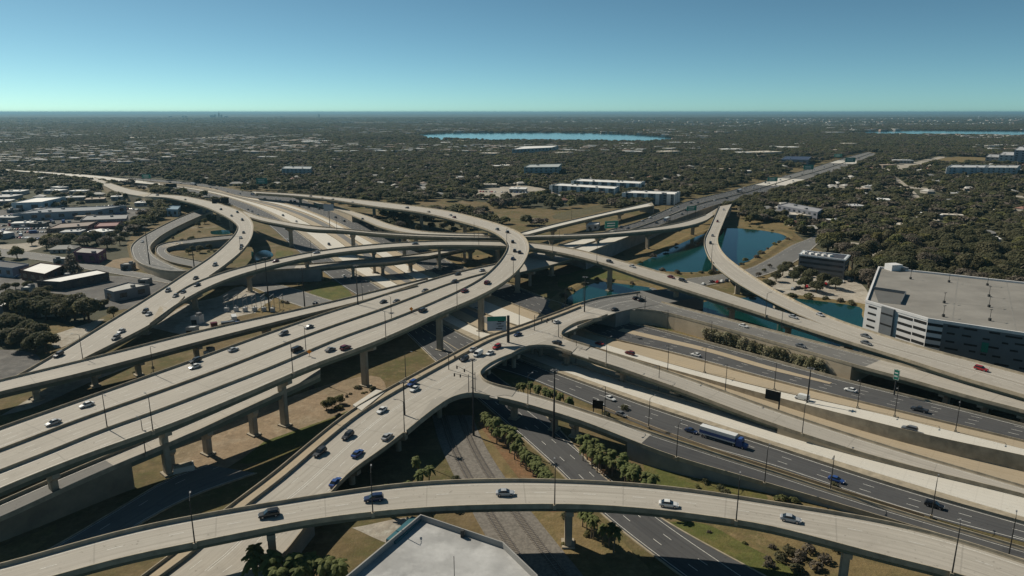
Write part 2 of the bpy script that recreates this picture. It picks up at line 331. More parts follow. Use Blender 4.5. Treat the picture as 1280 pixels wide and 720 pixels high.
# motorway bands: boundary curves on the ground, near side (0) to far side (9)
B = [
 [(110,223.5),(200,237),(260,247),(306,263),(335,281),(370,312),(420,352),(449,371),(500,405),(545,435),(600,455),(657,472),(715,496),(775,521),(847,549),(960,581),(1060,615),(1155,645),(1280,678),(1340,694)],
 [(110,222.5),(200,231.5),(260,241),(306,254),(345,271),(375,292),(400,311),(432,336),(457,349),(480,363),(560,409),(600,429),(677,460),(740,483),(815,510),(960,557),(1120,609),(1280,655),(1340,672)],
 [(110,222.2),(200,230.8),(260,239.7),(306,252.3),(350,270),(384,291),(409,311),(440,334.5),(464,348.5),(487,362),(563,404.5),(606,424),(680,455),(740,477),(815,503),(960,550),(1110,596),(1280,647),(1340,664)],
 [(110,222),(200,230.3),(260,238.6),(302,249),(352,264),(394,284),(424,302),(456,330),(480,346),(497,356),(578,401.5),(612,417.5),(650,433),(715,455),(815,489),(960,531),(1135,584),(1280,622),(1340,638)],
 [(110,221.8),(200,229.8),(260,237.8),(302,248.2),(352,261),(398,280),(432,301),(465,328),(488,343),(508,354),(590,396),(622,411),(700,440),(737,452),(815,477),(960,522),(1135,575),(1280,614),(1340,630)],
 [(110,221.6),(200,229.4),(260,237.2),(302,247.6),(352,258.5),(402,277),(440,300.5),(474,327),(498,342),(514,351.5),(600,393.5),(632,407),(706,434),(743,446),(820,470),(960,513),(1135,566),(1280,608),(1340,624)],
 [(110,221.4),(200,229),(260,236.6),(300,247),(350,257),(398,273.5),(440,298),(470,317),(497,336),(508,343),(522,351.5),(595,388),(643,407),(700,423),(752,438),(830,461),(960,496),(1085,528),(1185,552.5),(1280,572),(1340,587)],
 [(110,221.2),(200,228.5),(260,235.8),(300,246),(350,254),(402,272),(455,299),(486,317),(507,331),(527,341.5),(540,348),(617,381),(662,399),(705,414),(752,429.5),(840,456),(960,486.5),(1085,514),(1280,562),(1340,577)],
 [(110,221),(200,228),(260,235),(300,245.3),(350,252.8),(406,271.5),(460,298),(500,317),(532,338),(549,345),(628,375.5),(668,391),(710,405),(752,421),(840,442),(960,474.5),(1085,506),(1280,553),(1340,568)],
 [(110,219.8),(200,225),(260,231),(300,238.5),(350,245.5),(387,251),(425,261.5),(460,273),(487,287),(527,310),(552,322),(570,331),(660,364.5),(680,373),(740,392),(790,405),(815,410.5),(960,449),(1060,477),(1135,496),(1280,532.5),(1340,548)],
]

def rise(x): return float(np.interp(x, [700, 850, 1080, 1340], [0, 0, 3.6, 4.6]))

# ---------------------------------------------------------------- mesh tools
class MB:
    """collects shapes for ONE mesh object"""
    def __init__(self): self.v, self.f, self.uv = [], [], None
    def add(self, vs, fs):
        k = len(self.v); self.v += [tuple(map(float, p)) for p in vs]; self.f += [tuple(i + k for i in f) for f in fs]
    def box(self, c, d, rz=0.0, taper=1.0):
        x, y, z = d[0] / 2, d[1] / 2, d[2] / 2; co, si = math.cos(rz), math.sin(rz); vs = []
        for sz in (-1, 1):
            t = taper if sz > 0 else 1
            for sx, sy in ((-1, -1), (1, -1), (1, 1), (-1, 1)):
                a, b = sx * x * t, sy * y * t
                vs.append((c[0] + a * co - b * si, c[1] + a * si + b * co, c[2] + sz * z))
        self.add(vs, [(0, 3, 2, 1), (4, 5, 6, 7), (0, 1, 5, 4), (1, 2, 6, 5), (2, 3, 7, 6), (3, 0, 4, 7)])
    def tube(self, a, b, r0, r1=None, n=8):
        r1 = r0 if r1 is None else r1
        a, b = Vector(a), Vector(b); d = (b - a).normalized(); q = d.to_track_quat('Z', 'Y')
        vs = []
        for p, r in ((a, r0), (b, r1)):
            for i in range(n):
                u = 2 * math.pi * i / n; vs.append(p + q @ Vector((r * math.cos(u), r * math.sin(u), 0)))
        fs = [(i, (i + 1) % n, n + (i + 1) % n, n + i) for i in range(n)] + [tuple(range(n - 1, -1, -1)), tuple(range(n, 2 * n))]
        self.add(vs, fs)
    def poly(self, pts, z0, z1):
        """upright prism over a plan outline"""
        a = sum(p[0] * q[1] - q[0] * p[1] for p, q in zip(pts, pts[1:] + pts[:1]))
        if a < 0: pts = pts[::-1]
        n = len(pts)
        self.add([(p[0], p[1], z0) for p in pts] + [(p[0], p[1], z1) for p in pts],
                 [tuple(range(n - 1, -1, -1)), tuple(range(n, 2 * n))] + [(i, (i + 1) % n, n + (i + 1) % n, n + i) for i in range(n)])
    def build(self, name, m, parent=None, loc=None, smooth=False):
        me = bpy.data.meshes.new(name); me.from_pydata(self.v, [], self.f); me.update()
        if self.uv is not None:
            u = me.uv_layers.new(name='UVMap'); idx = np.empty(len(me.loops), int); me.loops.foreach_get('vertex_index', idx)
            u.data.foreach_set('uv', np.asarray(self.uv, 'f')[idx].ravel())
        me.materials.append(m)
        if smooth: me.polygons.foreach_set('use_smooth', [True] * len(me.polygons))
        return link(name, me, parent, loc)
def link(name, me, parent=None, loc=None):
    o = bpy.data.objects.new(name, me); COL.objects.link(o)
    if parent is not None: o.parent = parent
    if loc is not None: o.location = loc
    return o
def tag(o, label=None, cat=None, group=None, kind=None):
    if label: o['label'] = label
    if cat: o['category'] = cat
    if group: o['group'] = group
    if kind: o['kind'] = kind
    return o
def thing(name, label, cat, loc=(0, 0, 0), rz=0.0, group=None):
    o = bpy.data.objects.new(name, None); COL.objects.link(o); o.location = loc; o.rotation_euler = (0, 0, rz)
    o.empty_display_size = .5
    return tag(o, label, cat, group)
def kids(o): return [c for c in bpy.data.objects if c.parent == o]
TREES = {}
def remember(root):
    """keep a thing's parts so that copies need no search"""
    TREES[root.name] = [(p, [q for q in bpy.data.objects if q.parent == p]) for p in bpy.data.objects if p.parent == root]
def dup(root, loc, rz, label=None, group=None, scale=1.0):
    r = root.copy(); COL.objects.link(r); r.location = loc; r.rotation_euler = (0, 0, rz)
    if scale != 1.0: r.scale = (scale,) * 3 if not isinstance(scale, tuple) else scale
    tag(r, label, None, group)
    for p, subs in TREES[root.name]:
        c = p.copy(); COL.objects.link(c); c.parent = r
        for q in subs:
            d = q.copy(); COL.objects.link(d); d.parent = c
    return r
def sheet(rb, s0, s1, dz, cross=2, t0=0.0, t1=1.0):
    """strip of a ribbon between the across-fractions s0 and s1, with UV in metres"""
    k0, k1 = int(round(t0 * (rb.n - 1))), int(round(t1 * (rb.n - 1)))
    mb = MB(); uv = []
    for k in range(k0, k1 + 1):
        for j in range(cross + 1):
            s = s0 + (s1 - s0) * j / cross
            p = rb.L[k] * (1 - s) + rb.R[k] * s
            mb.v.append((p[0], p[1], p[2] + dz)); uv.append((s * rb.W[k], rb.S[k]))
    c = cross + 1
    for k in range(k1 - k0):
        for j in range(cross):
            mb.f.append((k * c + j, (k + 1) * c + j, (k + 1) * c + j + 1, k * c + j + 1)[::-1])
    mb.uv = uv
    return mb
def sweep(rb, prof, k0, k1, mb=None):
    """closed profile of (side, inward metres, dz) carried along a ribbon; dz None = down to the ground"""
    mb = mb or MB(); n = len(prof); base = len(mb.v)
    for k in range(k0, k1 + 1):
        for side, off, dz in prof:
            e = rb.R[k] if side else rb.L[k]; x = -rb.X[k] if side else rb.X[k]
            off = min(off, rb.W[k] * .45)
            z = -.3 if dz is None else e[2] + dz
            mb.v.append((e[0] + x[0] * off, e[1] + x[1] * off, z))
    for k in range(k1 - k0):
        for j in range(n):
            a, b = base + k * n + j, base + k * n + (j + 1) % n
            mb.f.append((a, b, b + n, a + n))
    mb.f.append(tuple(base + j for j in range(n - 1, -1, -1))); mb.f.append(tuple(base + (k1 - k0) * n + j for j in range(n)))
    return mb
def dashes(rb, mb, off, side, w=.16, on=3.0, gap=9.0, t0=0.0, t1=1.0, dz=.02):
    """painted line along a ribbon, off metres in from one edge"""
    s, end = rb.S[-1] * t0, rb.S[-1] * t1
    while s < end:
        e = min(end, s + on)
        m = max(2, int((e - s) / 6) + 1)
        row = []
        for u in np.linspace(s, e, m):
            i = np.interp(u, rb.S, np.arange(rb.n)); k = min(int(i), rb.n - 2); f = i - k
            l, r = rb.L[k] * (1 - f) + rb.L[k + 1] * f, rb.R[k] * (1 - f) + rb.R[k + 1] * f
            W = np.linalg.norm(r - l); x = (r - l) / W; o = off if side == 0 else W - off
            if o <= .2 or o >= W - .2: continue
            row.append((l + x * (o - w / 2), l + x * (o + w / 2)))
        for (a, b), (c, d) in zip(row, row[1:]):
            q = len(mb.v)
            mb.v += [(p[0], p[1], p[2] + dz) for p in (a, b, d, c)]; mb.f.append((q, q + 1, q + 2, q + 3))
        s = e + gap if gap else end
    return mb

# plan outlines where no scattered tree or house may stand
KEEP = []
def keep(poly, grow=0.0): KEEP.append(np.array(poly, float))
def inside(P2, poly):
    lo, hi = poly.min(0), poly.max(0); res = np.zeros(len(P2), bool)
    m = np.where((P2[:, 0] >= lo[0]) & (P2[:, 0] <= hi[0]) & (P2[:, 1] >= lo[1]) & (P2[:, 1] <= hi[1]))[0]
    if not len(m): return res
    x, y = P2[m, 0], P2[m, 1]; r = np.zeros(len(m), bool); a = poly[-1]
    for b in poly:
        c = (a[1] > y) != (b[1] > y)
        with np.errstate(divide='ignore', invalid='ignore'):
            r ^= c & (x < (b[0] - a[0]) * (y - a[1]) / (b[1] - a[1]) + a[0])
        a = b
    res[m] = r; return res
def ground_poly(name, px, m, z, block=True, curve=True, dx=None):
    """flat patch of ground whose outline the photo shows at these pixels"""
    pts = [P(x, y) for x, y in px]
    if curve:
        pts = spline(pts + [pts[0]], max(24, 6 * len(pts)))[:-1]
    pl = [(p[0], p[1]) for p in pts]
    if block: keep(pl)
    bpymb = MB(); a = sum(p[0] * q[1] - q[0] * p[1] for p, q in zip(pl, pl[1:] + pl[:1]))
    if a < 0: pl = pl[::-1]
    bpymb.add([(x, y, z) for x, y in pl], [tuple(range(len(pl)))])
    o = bpymb.build(name, m); tag(o, kind='structure'); return o, pl

# ---------------------------------------------------------------- the land
FAR = 70000
mb = MB(); xs = [-FAR, -9000, -2500, -900, 900, 2500, 9000, FAR]; ys = [-900, 60, 1200, 3000, 9000, 25000, FAR]
for y in ys:
    for x in xs: mb.v.append((x, y, 0))
for j in range(len(ys) - 1):
    for i in range(len(xs) - 1):
        a = j * len(xs) + i; mb.f.append((a, a + 1, a + 1 + len(xs), a + len(xs)))
tag(mb.build('ground', K['land']), kind='structure')
INTER = [(-80,470),(0,448),(50,436),(95,414),(150,385),(172,372),(172,344),(162,322),(158,305),(166,292),(215,268),(205,256),(140,250),(95,232),(120,226),(330,234),(480,244),(600,252),(690,262),(760,250),(850,238),(1000,206),(1085,189),(1100,192),(1010,226),(940,262),(985,284),(1012,306),(1062,332),(1085,372),(1085,420),(1400,520),(1400,900),(-400,900)]
ground_poly('interchange_ground', INTER, K['verge'], .03, block=False, curve=False)
# ponds, with a raised grassy bank round the near ones
def pond(name, px, m, bank=True, z=.10, kind='structure'):
    o, pl = ground_poly(name, px, m, z)
    if bank:
        p = np.array(pl); n = len(p)
        t = np.roll(p, -1, 0) - np.roll(p, 1, 0); t /= np.linalg.norm(t, axis=1)[:, None]
        nm = np.stack([t[:, 1], -t[:, 0]], 1); mb = MB()
        for off, z_ in ((-1.2, .0), (1.5, .7), (4.0, .9), (8.0, .045)):
            for q in p + nm * off: mb.v.append((q[0], q[1], z_))
        for r in range(3):
            for i in range(n): mb.f.append((r * n + i, r * n + (i + 1) % n, (r + 1) * n + (i + 1) % n, (r + 1) * n + i)[::-1])
        tag(mb.build('pond_bank', K['drygrass']), kind='structure')
    return o
pond('pond', [(789,333),(800,328),(830,314),(855,302),(880,292),(910,285),(945,287),(975,292),(985,297),(972,304),(950,319),(928,331),(905,338),(860,341),(815,338)], K['pond'])
pond('pond', [(700,386),(704,377),(716,366),(735,356),(752,352),(780,355),(812,359),(822,362),(800,368),(745,374)], K['pond'])
pond('pond', [(858,386),(880,377),(920,372),(985,372),(1040,378),(1076,384),(1080,396),(1095,414),(1125,440),(1110,448),(1040,432),(960,412),(890,395)], K['pond'])
pond('pond', [(314,314),(320,316),(330,313),(338,315),(340,321),(330,323),(322,326),(316,324)], K['pond'], bank=False, z=.3)
pond('pond', [(263,289),(279,287.5),(291,290),(283,293),(266,293)], K['pond'], bank=False)
for px in ([(518,168.5),(560,166.3),(620,165.8),(700,165.8),(760,167),(830,171),(846,175),(800,178.6),(740,177.6),(690,177),(600,176),(540,174)],
           [(1050,166),(1140,163.3),(1220,163.5),(1340,164.5),(1340,171.5),(1200,169.8),(1100,168.6)],
           [(335,161.5),(380,160.8),(410,161.5),(380,162.6)]):
    pond('lake', px, K['lake'], bank=False, z=.4)
# patches of ground
GP = 0
for name, px, m in (
 ('grass', [(795,404),(830,404),(880,415),(960,436),(1040,455),(1110,473),(1125,484),(1060,474),(960,447),(860,420)], 'drygrass'),
 ('grass', [(798,402),(812,402),(842,412),(835,414)], 'grass'),
 ('grass', [(830,560),(880,570),(985,612),(1100,650),(1200,690),(1280,725),(1000,740),(900,690),(830,640),(790,600)], 'drygrass'),
 ('grass', [(802,572),(850,574),(900,592),(960,622),(900,640),(850,622),(812,600)], 'grass'),
 ('grass', [(828,652),(880,655),(930,680),(1000,720),(960,722),(880,690)], 'grass'),
 ('grass', [(708,560),(735,575),(800,618),(815,640),(770,632),(735,596),(700,556)], 'drygrass'),
 ('grass', [(640,478),(690,492),(740,512),(820,543),(900,575),(880,577),(800,548),(720,520),(650,490)], 'drygrass'),
 ('grass', [(575,520),(610,530),(640,560),(672,600),(695,640),(640,640),(600,580),(560,530)], 'drygrass'),
 ('grass', [(655,640),(735,640),(790,690),(815,722),(720,735),(660,690)], 'drygrass'),
 ('mulch', [(596,528),(612,526),(640,556),(668,590),(700,632),(700,640),(686,640),(650,600),(620,560)], 'mulch'),
 ('mulch', [(716,566),(740,570),(790,606),(832,640),(800,642),(760,612),(728,584)], 'mulch'),
 ('dirt', [(640,640),(662,640),(690,690),(700,720),(668,700)], 'dirt'),
 ('dirt', [(205,560),(300,520),(420,478),(470,470),(480,500),(420,545),(330,560),(250,600)], 'dirt'),
 ('grass', [(330,552),(420,520),(440,512),(400,550),(345,572),(300,580)], 'grass'),
 ('grass', [(345,372),(390,380),(405,392),(355,398),(320,392)], 'drygrass'),
 ('grass', [(338,349),(380,340),(405,338),(408,356),(370,352)], 'drygrass'),
 ('grass', [(375,372),(415,352),(440,372),(420,385),(390,382)], 'grass'),
 ('grass', [(345,312),(365,314),(360,322),(348,324)], 'grass'),
 ('grass', [(562,322),(620,318),(628,328),(590,334),(570,332)], 'drygrass'),
 ('grass', [(700,345),(745,335),(790,342),(850,344),(860,352),(780,350),(735,352),(715,362),(700,360)], 'grass'),
 ('dirt', [(470,262),(560,268),(600,284),(560,288),(500,280)], 'field'),
 ('dirt', [(480,240),(530,238),(520,246),(490,248)], 'field'),
 ('grass', [(325,234),(440,232),(455,240),(380,241)], 'field'),
 ('grass', [(740,258),(800,246),(815,250),(760,262),(700,275),(690,270)], 'field'),
 ('grass', [(775,312),(830,290),(880,275),(895,268),(880,287),(830,308),(790,325)], 'drygrass'),
 ('grass', [(925,274),(985,280),(1000,290),(960,286),(930,284)], 'drygrass'),
 ('dirt', [(985,305),(960,322),(930,340),(945,352),(985,330),(1005,312)], 'drygrass'),
 ('pavement', [(960,348),(1010,330),(1060,345),(1085,366),(1075,382),(1000,372),(965,362)], 'litlot'),
 ('grass', [(100,232),(160,240),(230,252),(200,258),(130,248)], 'field'),
 ('grass', [(118,330),(160,322),(166,326),(172,338),(140,334)], 'dirt'),
 ('parking_lot', [(-60,262),(40,262),(120,258),(175,262),(160,285),(150,296),(80,300),(-60,292)], 'lot'),
 ('parking_lot', [(-60,308),(30,304),(60,298),(50,310),(20,316),(-60,315)], 'litlot'),
 ('parking_lot', [(-60,340),(20,345),(60,352),(140,345),(215,356),(205,372),(150,388),(100,372),(50,366),(-60,372)], 'lot'),
 ('dirt', [(10,398),(60,400),(90,408),(110,412),(60,432),(30,418)], 'drygrass'),
 ('parking_lot', [(62,420),(105,406),(130,398),(110,416),(72,436)], 'litlot'),
 ('parking_lot', [(-60,436),(35,440),(50,452),(20,470),(-60,490)], 'lot'),
 ('dirt', [(190,410),(235,380),(270,372),(300,358),(330,370),(350,385),(300,395),(240,418)], 'litlot'),
 ('dirt', [(0,520),(90,470),(180,442),(240,430),(200,445),(120,475),(40,510)], 'litlot'),
 ('dirt', [(-40,700),(30,672),(70,655),(55,680),(0,712)], 'drygrass'),
 ('pavement', [(440,660),(520,648),(515,680),(495,682)], 'litlot'),
 ('pavement', [(1040,300),(1090,306),(1125,312),(1090,320),(1040,312)], 'litlot'),
 ('parking_lot', [(590,238),(650,232),(690,240),(640,250),(600,248)], 'litlot'),
 ('pavement', [(1130,205),(1180,195),(1160,208),(1120,214)], 'litlot'),
 ('field', [(1155,205),(1200,196),(1270,199),(1280,206),(1210,205)], 'drygrass'),
):
    BLK = name in ('parking_lot', 'pavement', 'field')
    o, pl = ground_poly(name, px, K[m], .06 + .004 * (GP % 12), block=BLK or min(q[1] for q in px) > 292); GP += 1

# ---------------------------------------------------------------- motorway on the ground
RB = {}
def roadstrip(name, L, R, m, dz, key=None, step=6, lift=False):
    f = rise if lift else (lambda x: 0.0)
    rb = Ribbon([(x, y, f(x)) for x, y in L], [(x, y, f(x)) for x, y in R], 0, step)
    for a in (rb.L, rb.R, rb.C): a[:, 2] += dz
    rb.R[:, 2] = rb.L[:, 2]
    o = sheet(rb, 0, 1, 0, 3).build(name, K[m]); tag(o, kind='structure')
    keep(rb.outline())
    if key: RB[key] = rb
    return rb, o
names = ['road', 'road_shoulder', 'express_lane_road', 'road_shoulder', 'service_road', 'road_shoulder', 'express_lane_road', 'road_shoulder', 'road']
bmats = ['asphalt', 'barrier', 'slab', 'apron', 'oldasphalt', 'apron', 'slab', 'apron', 'asphalt']
for i in range(9):
    rb, o = roadstrip(names[i], B[i + 1], B[i], bmats[i], .12 + .012 * i, 'band%d' % i, lift=i >= 6)
    mk = MB()
    if i == 0:
        dashes(rb, mk, 1.0, 1, .2, 1e9, 0); dashes(rb, mk, 1.0, 0, .2, 1e9, 0)
        for u in (4.6, 8.2): dashes(rb, mk, u, 0)
    elif i == 8:
        dashes(rb, mk, 1.2, 1, .2, 1e9, 0); dashes(rb, mk, 1.2, 0, .2, 1e9, 0)
        for u in (4.9, 8.5, 12.1, 19, 22.6): dashes(rb, mk, u, 1)
    elif i in (2, 6):
        dashes(rb, mk, .8, 1, .15, 1e9, 0); dashes(rb, mk, .8, 0, .15, 1e9, 0)
        dashes(rb, mk, 4.4, 1)
    if mk.f: mk.build('lane_marking', K['white'], o)
# pale gore between the exit lane and the main lanes on the right
rb, o = roadstrip('road_shoulder', lift=True, m='apron', dz=.30, L=[(779,411),(830,423),(890,437),(960,458),(1010,471),(1040,479)], R=[(772,414),(826,427),(888,441.5),(958,462.5),(1008,474),(1037,481)])
def wall_along(name, label, cat, E, inset, m, h=.9, w=.5, z=0.0, base=0.0, t0=0, t1=1, lift=False):
    f = rise if lift else (lambda x: z)
    r2 = Ribbon([(x, y, f(x)) for x, y in E], [(x, y + 1.2, f(x)) for x, y in E], 0, 6)
    o = sweep(r2, [(0, inset, base), (0, inset + .12, h), (0, inset + w - .12, h), (0, inset + w, base)], int(t0 * (r2.n - 1)), int(t1 * (r2.n - 1))).build(name, K[m])
    return tag(o, label, cat)
for i, lab in ((1, 'low concrete barrier between the near motorway lanes and the pale express lanes'),
               (3, 'low concrete barrier on the far edge of the near express lanes'),
               (6, 'concrete barrier on the near edge of the far express lanes'),
               (8, 'concrete barrier between the far express lanes and the far motorway lanes'),
               (9, 'low concrete barrier along the far edge of the motorway')):
    wall_along('concrete_barrier', lab, 'barrier', B[i], .1, 'barrier', .95, .6, lift=i >= 6, base=None if i >= 6 else 0.0)
wall_along('concrete_barrier', 'tan concrete barrier on the verge between the lower ramp and the near motorway lanes', 'barrier',
           [(748,508),(820,537),(900,566),(960,585),(1060,617),(1155,646)], 0, 'wall', .9, .7)

# ---------------------------------------------------------------- bridges and ramps
def tx(rb, x):
    """share of the length where the road's middle stands at photo column x (first match)"""
    px = np.array([proj(c)[0] for c in rb.C]); d = np.diff(px); turn = np.where(d * d[0] < 0)[0]
    px = px[:turn[0] + 1] if len(turn) and turn[0] > 8 else px
    i = int(np.argmin(abs(px - x))); return i / (rb.n - 1)
def pier(root, rb, t, cols=1, m='pier', cw=2.4, drop=2.35):
    p, h = rb.at(t, .5); k = int(t * (rb.n - 1)); W = rb.W[k]
    x = rb.X[k]; tt = np.array([-x[1], x[0]])
    zt = p[2] - drop; mb = MB()
    capw = min(W * .74, W - 3.0) if cols == 1 else W - 3
    def ext(prof, th):
        vs = []
        for s in (-1, 1):
            for o_, z_ in prof: vs.append((p[0] + x[0] * o_ + tt[0] * th * s, p[1] + x[1] * o_ + tt[1] * th * s, z_))
        n = len(prof)
        mb.add(vs, [tuple(range(n)), tuple(range(2 * n - 1, n - 1, -1))] + [(i, n + i, n + (i + 1) % n, (i + 1) % n) for i in range(n)])
    hc = min(2.6, zt * .4)
    if cols == 1:
        c = cw / 2; ext([(-capw / 2, zt), (-capw / 2, zt - hc * .45), (-c * 1.25, zt - hc), (c * 1.25, zt - hc), (capw / 2, zt - hc * .45), (capw / 2, zt)], .95)
        rz = math.atan2(x[1], x[0])
        mb.box((p[0], p[1], (zt - hc) / 2 - .1), (cw, 1.8, zt - hc + .2), rz)
        for s in (-1, 1):   # rounded shoulders on the shaft
            mb.box((p[0] + x[0] * s * c, p[1] + x[1] * s * c, (zt - hc) / 2 - .1), (.5, 1.3, zt - hc + .2), rz)
        mb.box((p[0], p[1], .25), (cw + 1.6, 3.2, .6), rz)
    else:
        ext([(-capw / 2, zt), (-capw / 2, zt - hc * .6), (-capw / 2 + 2, zt - hc * .8), (capw / 2 - 2, zt - hc * .8), (capw / 2, zt - hc * .6), (capw / 2, zt)], .95)
        for j in range(cols):
            o_ = (j - (cols - 1) / 2) * capw * .72 / max(1, cols - 1)
            mb.tube((p[0] + x[0] * o_, p[1] + x[1] * o_, -.2), (p[0] + x[0] * o_, p[1] + x[1] * o_, zt - hc * .8 + .05), .95, n=12)
    mb.build('pier', K[m], root)
def bridge(key, label, cat, piers=(), pcols=1, left=((0, 1),), right=((0, 1),), fills=(), nogirder=(), mats=(('deck', 0, 1),), lines=(), wallmat='wall', girders=2, name=None, cw=2.4, barrier=True):
    d = DECKS[key]; rb = RB[key] = Ribbon(d['L'], d['R'], .85, 4.0); n = rb.n - 1
    keep(rb.outline())
    root = thing(name or 'flyover', label, cat)
    K_ = lambda t: int(round(t * n))
    for m, a, b in mats:
        o = sheet(rb, 0, 1, 0, 4, a, b).build('road_surface', K[m], root)
    sweep(rb, [(0, 0, -.02), (0, 0, -.45), (0, .9, -.6), (1, .9, -.6), (1, 0, -.45), (1, 0, -.02)], 0, n).build('deck_slab', K['barrier'], root)
    for side, rs in ((0, left), (1, right)):
        for a, b in rs:
            sweep(rb, [(side, -.02, -.3), (side, -.02, .85), (side, .24, .85), (side, .32, .3), (side, .48, .0), (side, .48, -.3)], K_(a), K_(b)).build('parapet', K['barrier'], root)
    # girders wherever the road is not on fill
    spans, t = [], 0.0
    for a, b in sorted(list(fills) + list(nogirder)):
        if a > t: spans.append((t, a))
        t = max(t, b)
    if t < 1: spans.append((t, 1.0))
    for a, b in spans:
        ka, kb = K_(a), K_(b)
        if kb - ka < 2: continue
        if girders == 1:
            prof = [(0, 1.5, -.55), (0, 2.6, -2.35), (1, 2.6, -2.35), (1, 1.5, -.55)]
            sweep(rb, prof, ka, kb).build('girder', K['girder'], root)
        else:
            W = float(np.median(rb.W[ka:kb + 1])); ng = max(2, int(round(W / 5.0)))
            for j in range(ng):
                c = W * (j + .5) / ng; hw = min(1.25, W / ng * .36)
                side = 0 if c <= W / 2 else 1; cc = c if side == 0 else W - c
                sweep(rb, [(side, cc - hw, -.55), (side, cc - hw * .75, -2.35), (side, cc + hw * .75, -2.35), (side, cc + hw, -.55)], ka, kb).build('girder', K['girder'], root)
    for a, b in fills:
        ka, kb = K_(a), K_(b)
        o = sweep(rb, [(0, .10, -.3), (1, .10, -.3), (1, .10, None), (0, .10, None)], ka, kb).build('retaining_wall', K[wallmat], root)
    for q in piers:
        t = tx(rb, q) if q > 1.5 else q
        pier(root, rb, t, pcols, cw=cw)
    mk = MB()
    for side, off, on, gap in lines: dashes(rb, mk, off, side, .15, on, gap, .01, .99, .025)
    if mk.f: mk.build('lane_marking', K['white'], root)
    return root, rb
E_, D_ = (1e9, 0), (3.0, 9.0)
two = ((0, 1.6, *E_), (1, 1.6, *E_), (0, 5.4, *D_))
bridge('fore', 'pale two lane ramp curving across the bottom of the photo above the railway', 'flyover', piers=(707, 1056, 330, 60), lines=two)
t = lambda k, x: tx(RB[k], x)
wide_root, wb = bridge('wide', 'broad elevated carriageway with a median barrier sweeping in from the left below the loop', 'flyover', piers=(30, 130, 240, 330, 420, 500, 585, 650), pcols=3,
       right=(), lines=((0, 2.2, *E_), (0, 5.9, *D_), (0, 9.6, *D_), (0, 13.0, *E_), (0, 17.0, *E_), (0, 20.7, *D_), (0, 24.4, *D_)))
mid = Ribbon(DECKS['wide']['L'], DECKS['wide']['R'], .85, 4.0)
half = mid.L * .46 + mid.R * .54
mid.L, mid.R = half - mid.X * .3, half + mid.X * .3
mid.W[:] = .6
kk = tx(mid, 612)
sweep(mid, [(0, 0, -.05), (0, .12, .9), (1, .12, .9), (1, 0, -.05)], 0, int(kk * (mid.n - 1))).build('median_barrier', K['barrier'], wide_root)
bridge('loop', 'tall flyover that climbs from the left and curls round in a high loop', 'flyover', piers=(56, 203, 352, 458, 548, 603), lines=((0, 1.6, *E_), (1, 2.2, *E_), (0, 5.4, *D_), (0, 9.1, *D_)))
loop_root = bpy.data.objects['flyover.002'] if 'flyover.002' in bpy.data.objects else None
rl = RB['loop']
for i_, q in enumerate((.335, .385, .44, .52, .62, .72, .82, .90)): pier(loop_root, rl, q)
bridge('narrow', 'single lane ramp running beside the broad carriageway and merging into it', 'flyover', piers=(37, 110, 175, 247, 330, 405), lines=((0, 1.4, *E_), (1, 1.4, *E_)))
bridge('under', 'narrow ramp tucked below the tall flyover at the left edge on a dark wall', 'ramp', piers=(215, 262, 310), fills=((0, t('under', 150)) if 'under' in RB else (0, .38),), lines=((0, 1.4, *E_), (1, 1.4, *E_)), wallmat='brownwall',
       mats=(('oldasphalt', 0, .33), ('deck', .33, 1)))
bridge('curve', 'curved ramp on the left that swings up and back towards the horizon', 'flyover', piers=(180, 233, 278, .47, .52, .60, .68, .76), fills=((.93, 1.0),), lines=((0, 1.6, *E_), (1, 1.6, *E_), (0, 5.4, *D_), (0, 9.1, *D_)), right=((0, .16), (.22, 1)))
bridge('long', 'long high ramp that leaves the left curve, passes below the loop and runs right', 'flyover', piers=(240, 313, 383, 465, 548, 625, 690, 762, 845, 915, 987, 1065, 1150, 1235), left=((.06, .69),), lines=((0, 1.6, *E_), (1, 1.6, *E_), (0, 5.4, *D_)))
bridge('swan', 'slender ramp that bends like a swan neck over the pond', 'flyover', piers=(.22, .34, .45, .55, .66, .76), right=((0, 1),), left=((0, .60),), fills=((0, .06),), lines=((0, 1.5, *E_), (1, 1.5, *E_), (0, 5.2, *D_)))
bridge('across', 'high ramp seen edge-on that runs level behind the loop to the far right', 'flyover', piers=(361, 440, 507, 580, 640, 690, 747, 811, 867), lines=((0, 1.5, *E_), (1, 1.5, *E_)), left=((0, .52), (.56, .95)))
bridge('climb', 'ramp climbing out of the far motorway lanes to join the edge-on ramp', 'ramp', piers=(474, 495, 520, 560), fills=((0, .45),), lines=((0, 1.4, *E_), (1, 1.4, *E_)))
bridge('low', 'low ramp that passes below the long ramp and becomes the straight pale viaduct', 'flyover', piers=(372, 403, 440, 478, 512, 548, 590, 640, 690, 735, 775), fills=((0, .13), (.965, 1)), wallmat='greywall', mats=(('oldasphalt', 0, .1), ('deck', .1, .5), ('slab', .5, 1)), lines=((0, 1.4, *E_), (1, 1.4, *E_)))
_rb = Ribbon(DECKS['street']['L'], DECKS['street']['R'], .85, 4.0)
def t_street(x):
    px = np.array([proj(c)[0] for c in _rb.R]); return int(np.argmin(abs(px - x))) / (_rb.n - 1)
STREET, _ = bridge('street', 'street bridge with a planted sidewalk that crosses the motorway and the railway', 'bridge', piers=(420, 470, 530, 590, 625, 660, 700), pcols=4, fills=((0, .10), (.86, 1)), right=((0, t_street(508)), (t_street(722), t_street(760))), left=((0, 1),),
       lines=((0, 4.2, *E_), (0, 7.9, *D_), (0, 11.6, *E_), (0, 12.3, *E_), (0, 15.9, *D_), (0, 19.5, *D_)), wallmat='greywall', mats=(('deck', 0, .86), ('oldasphalt', .86, 1)))
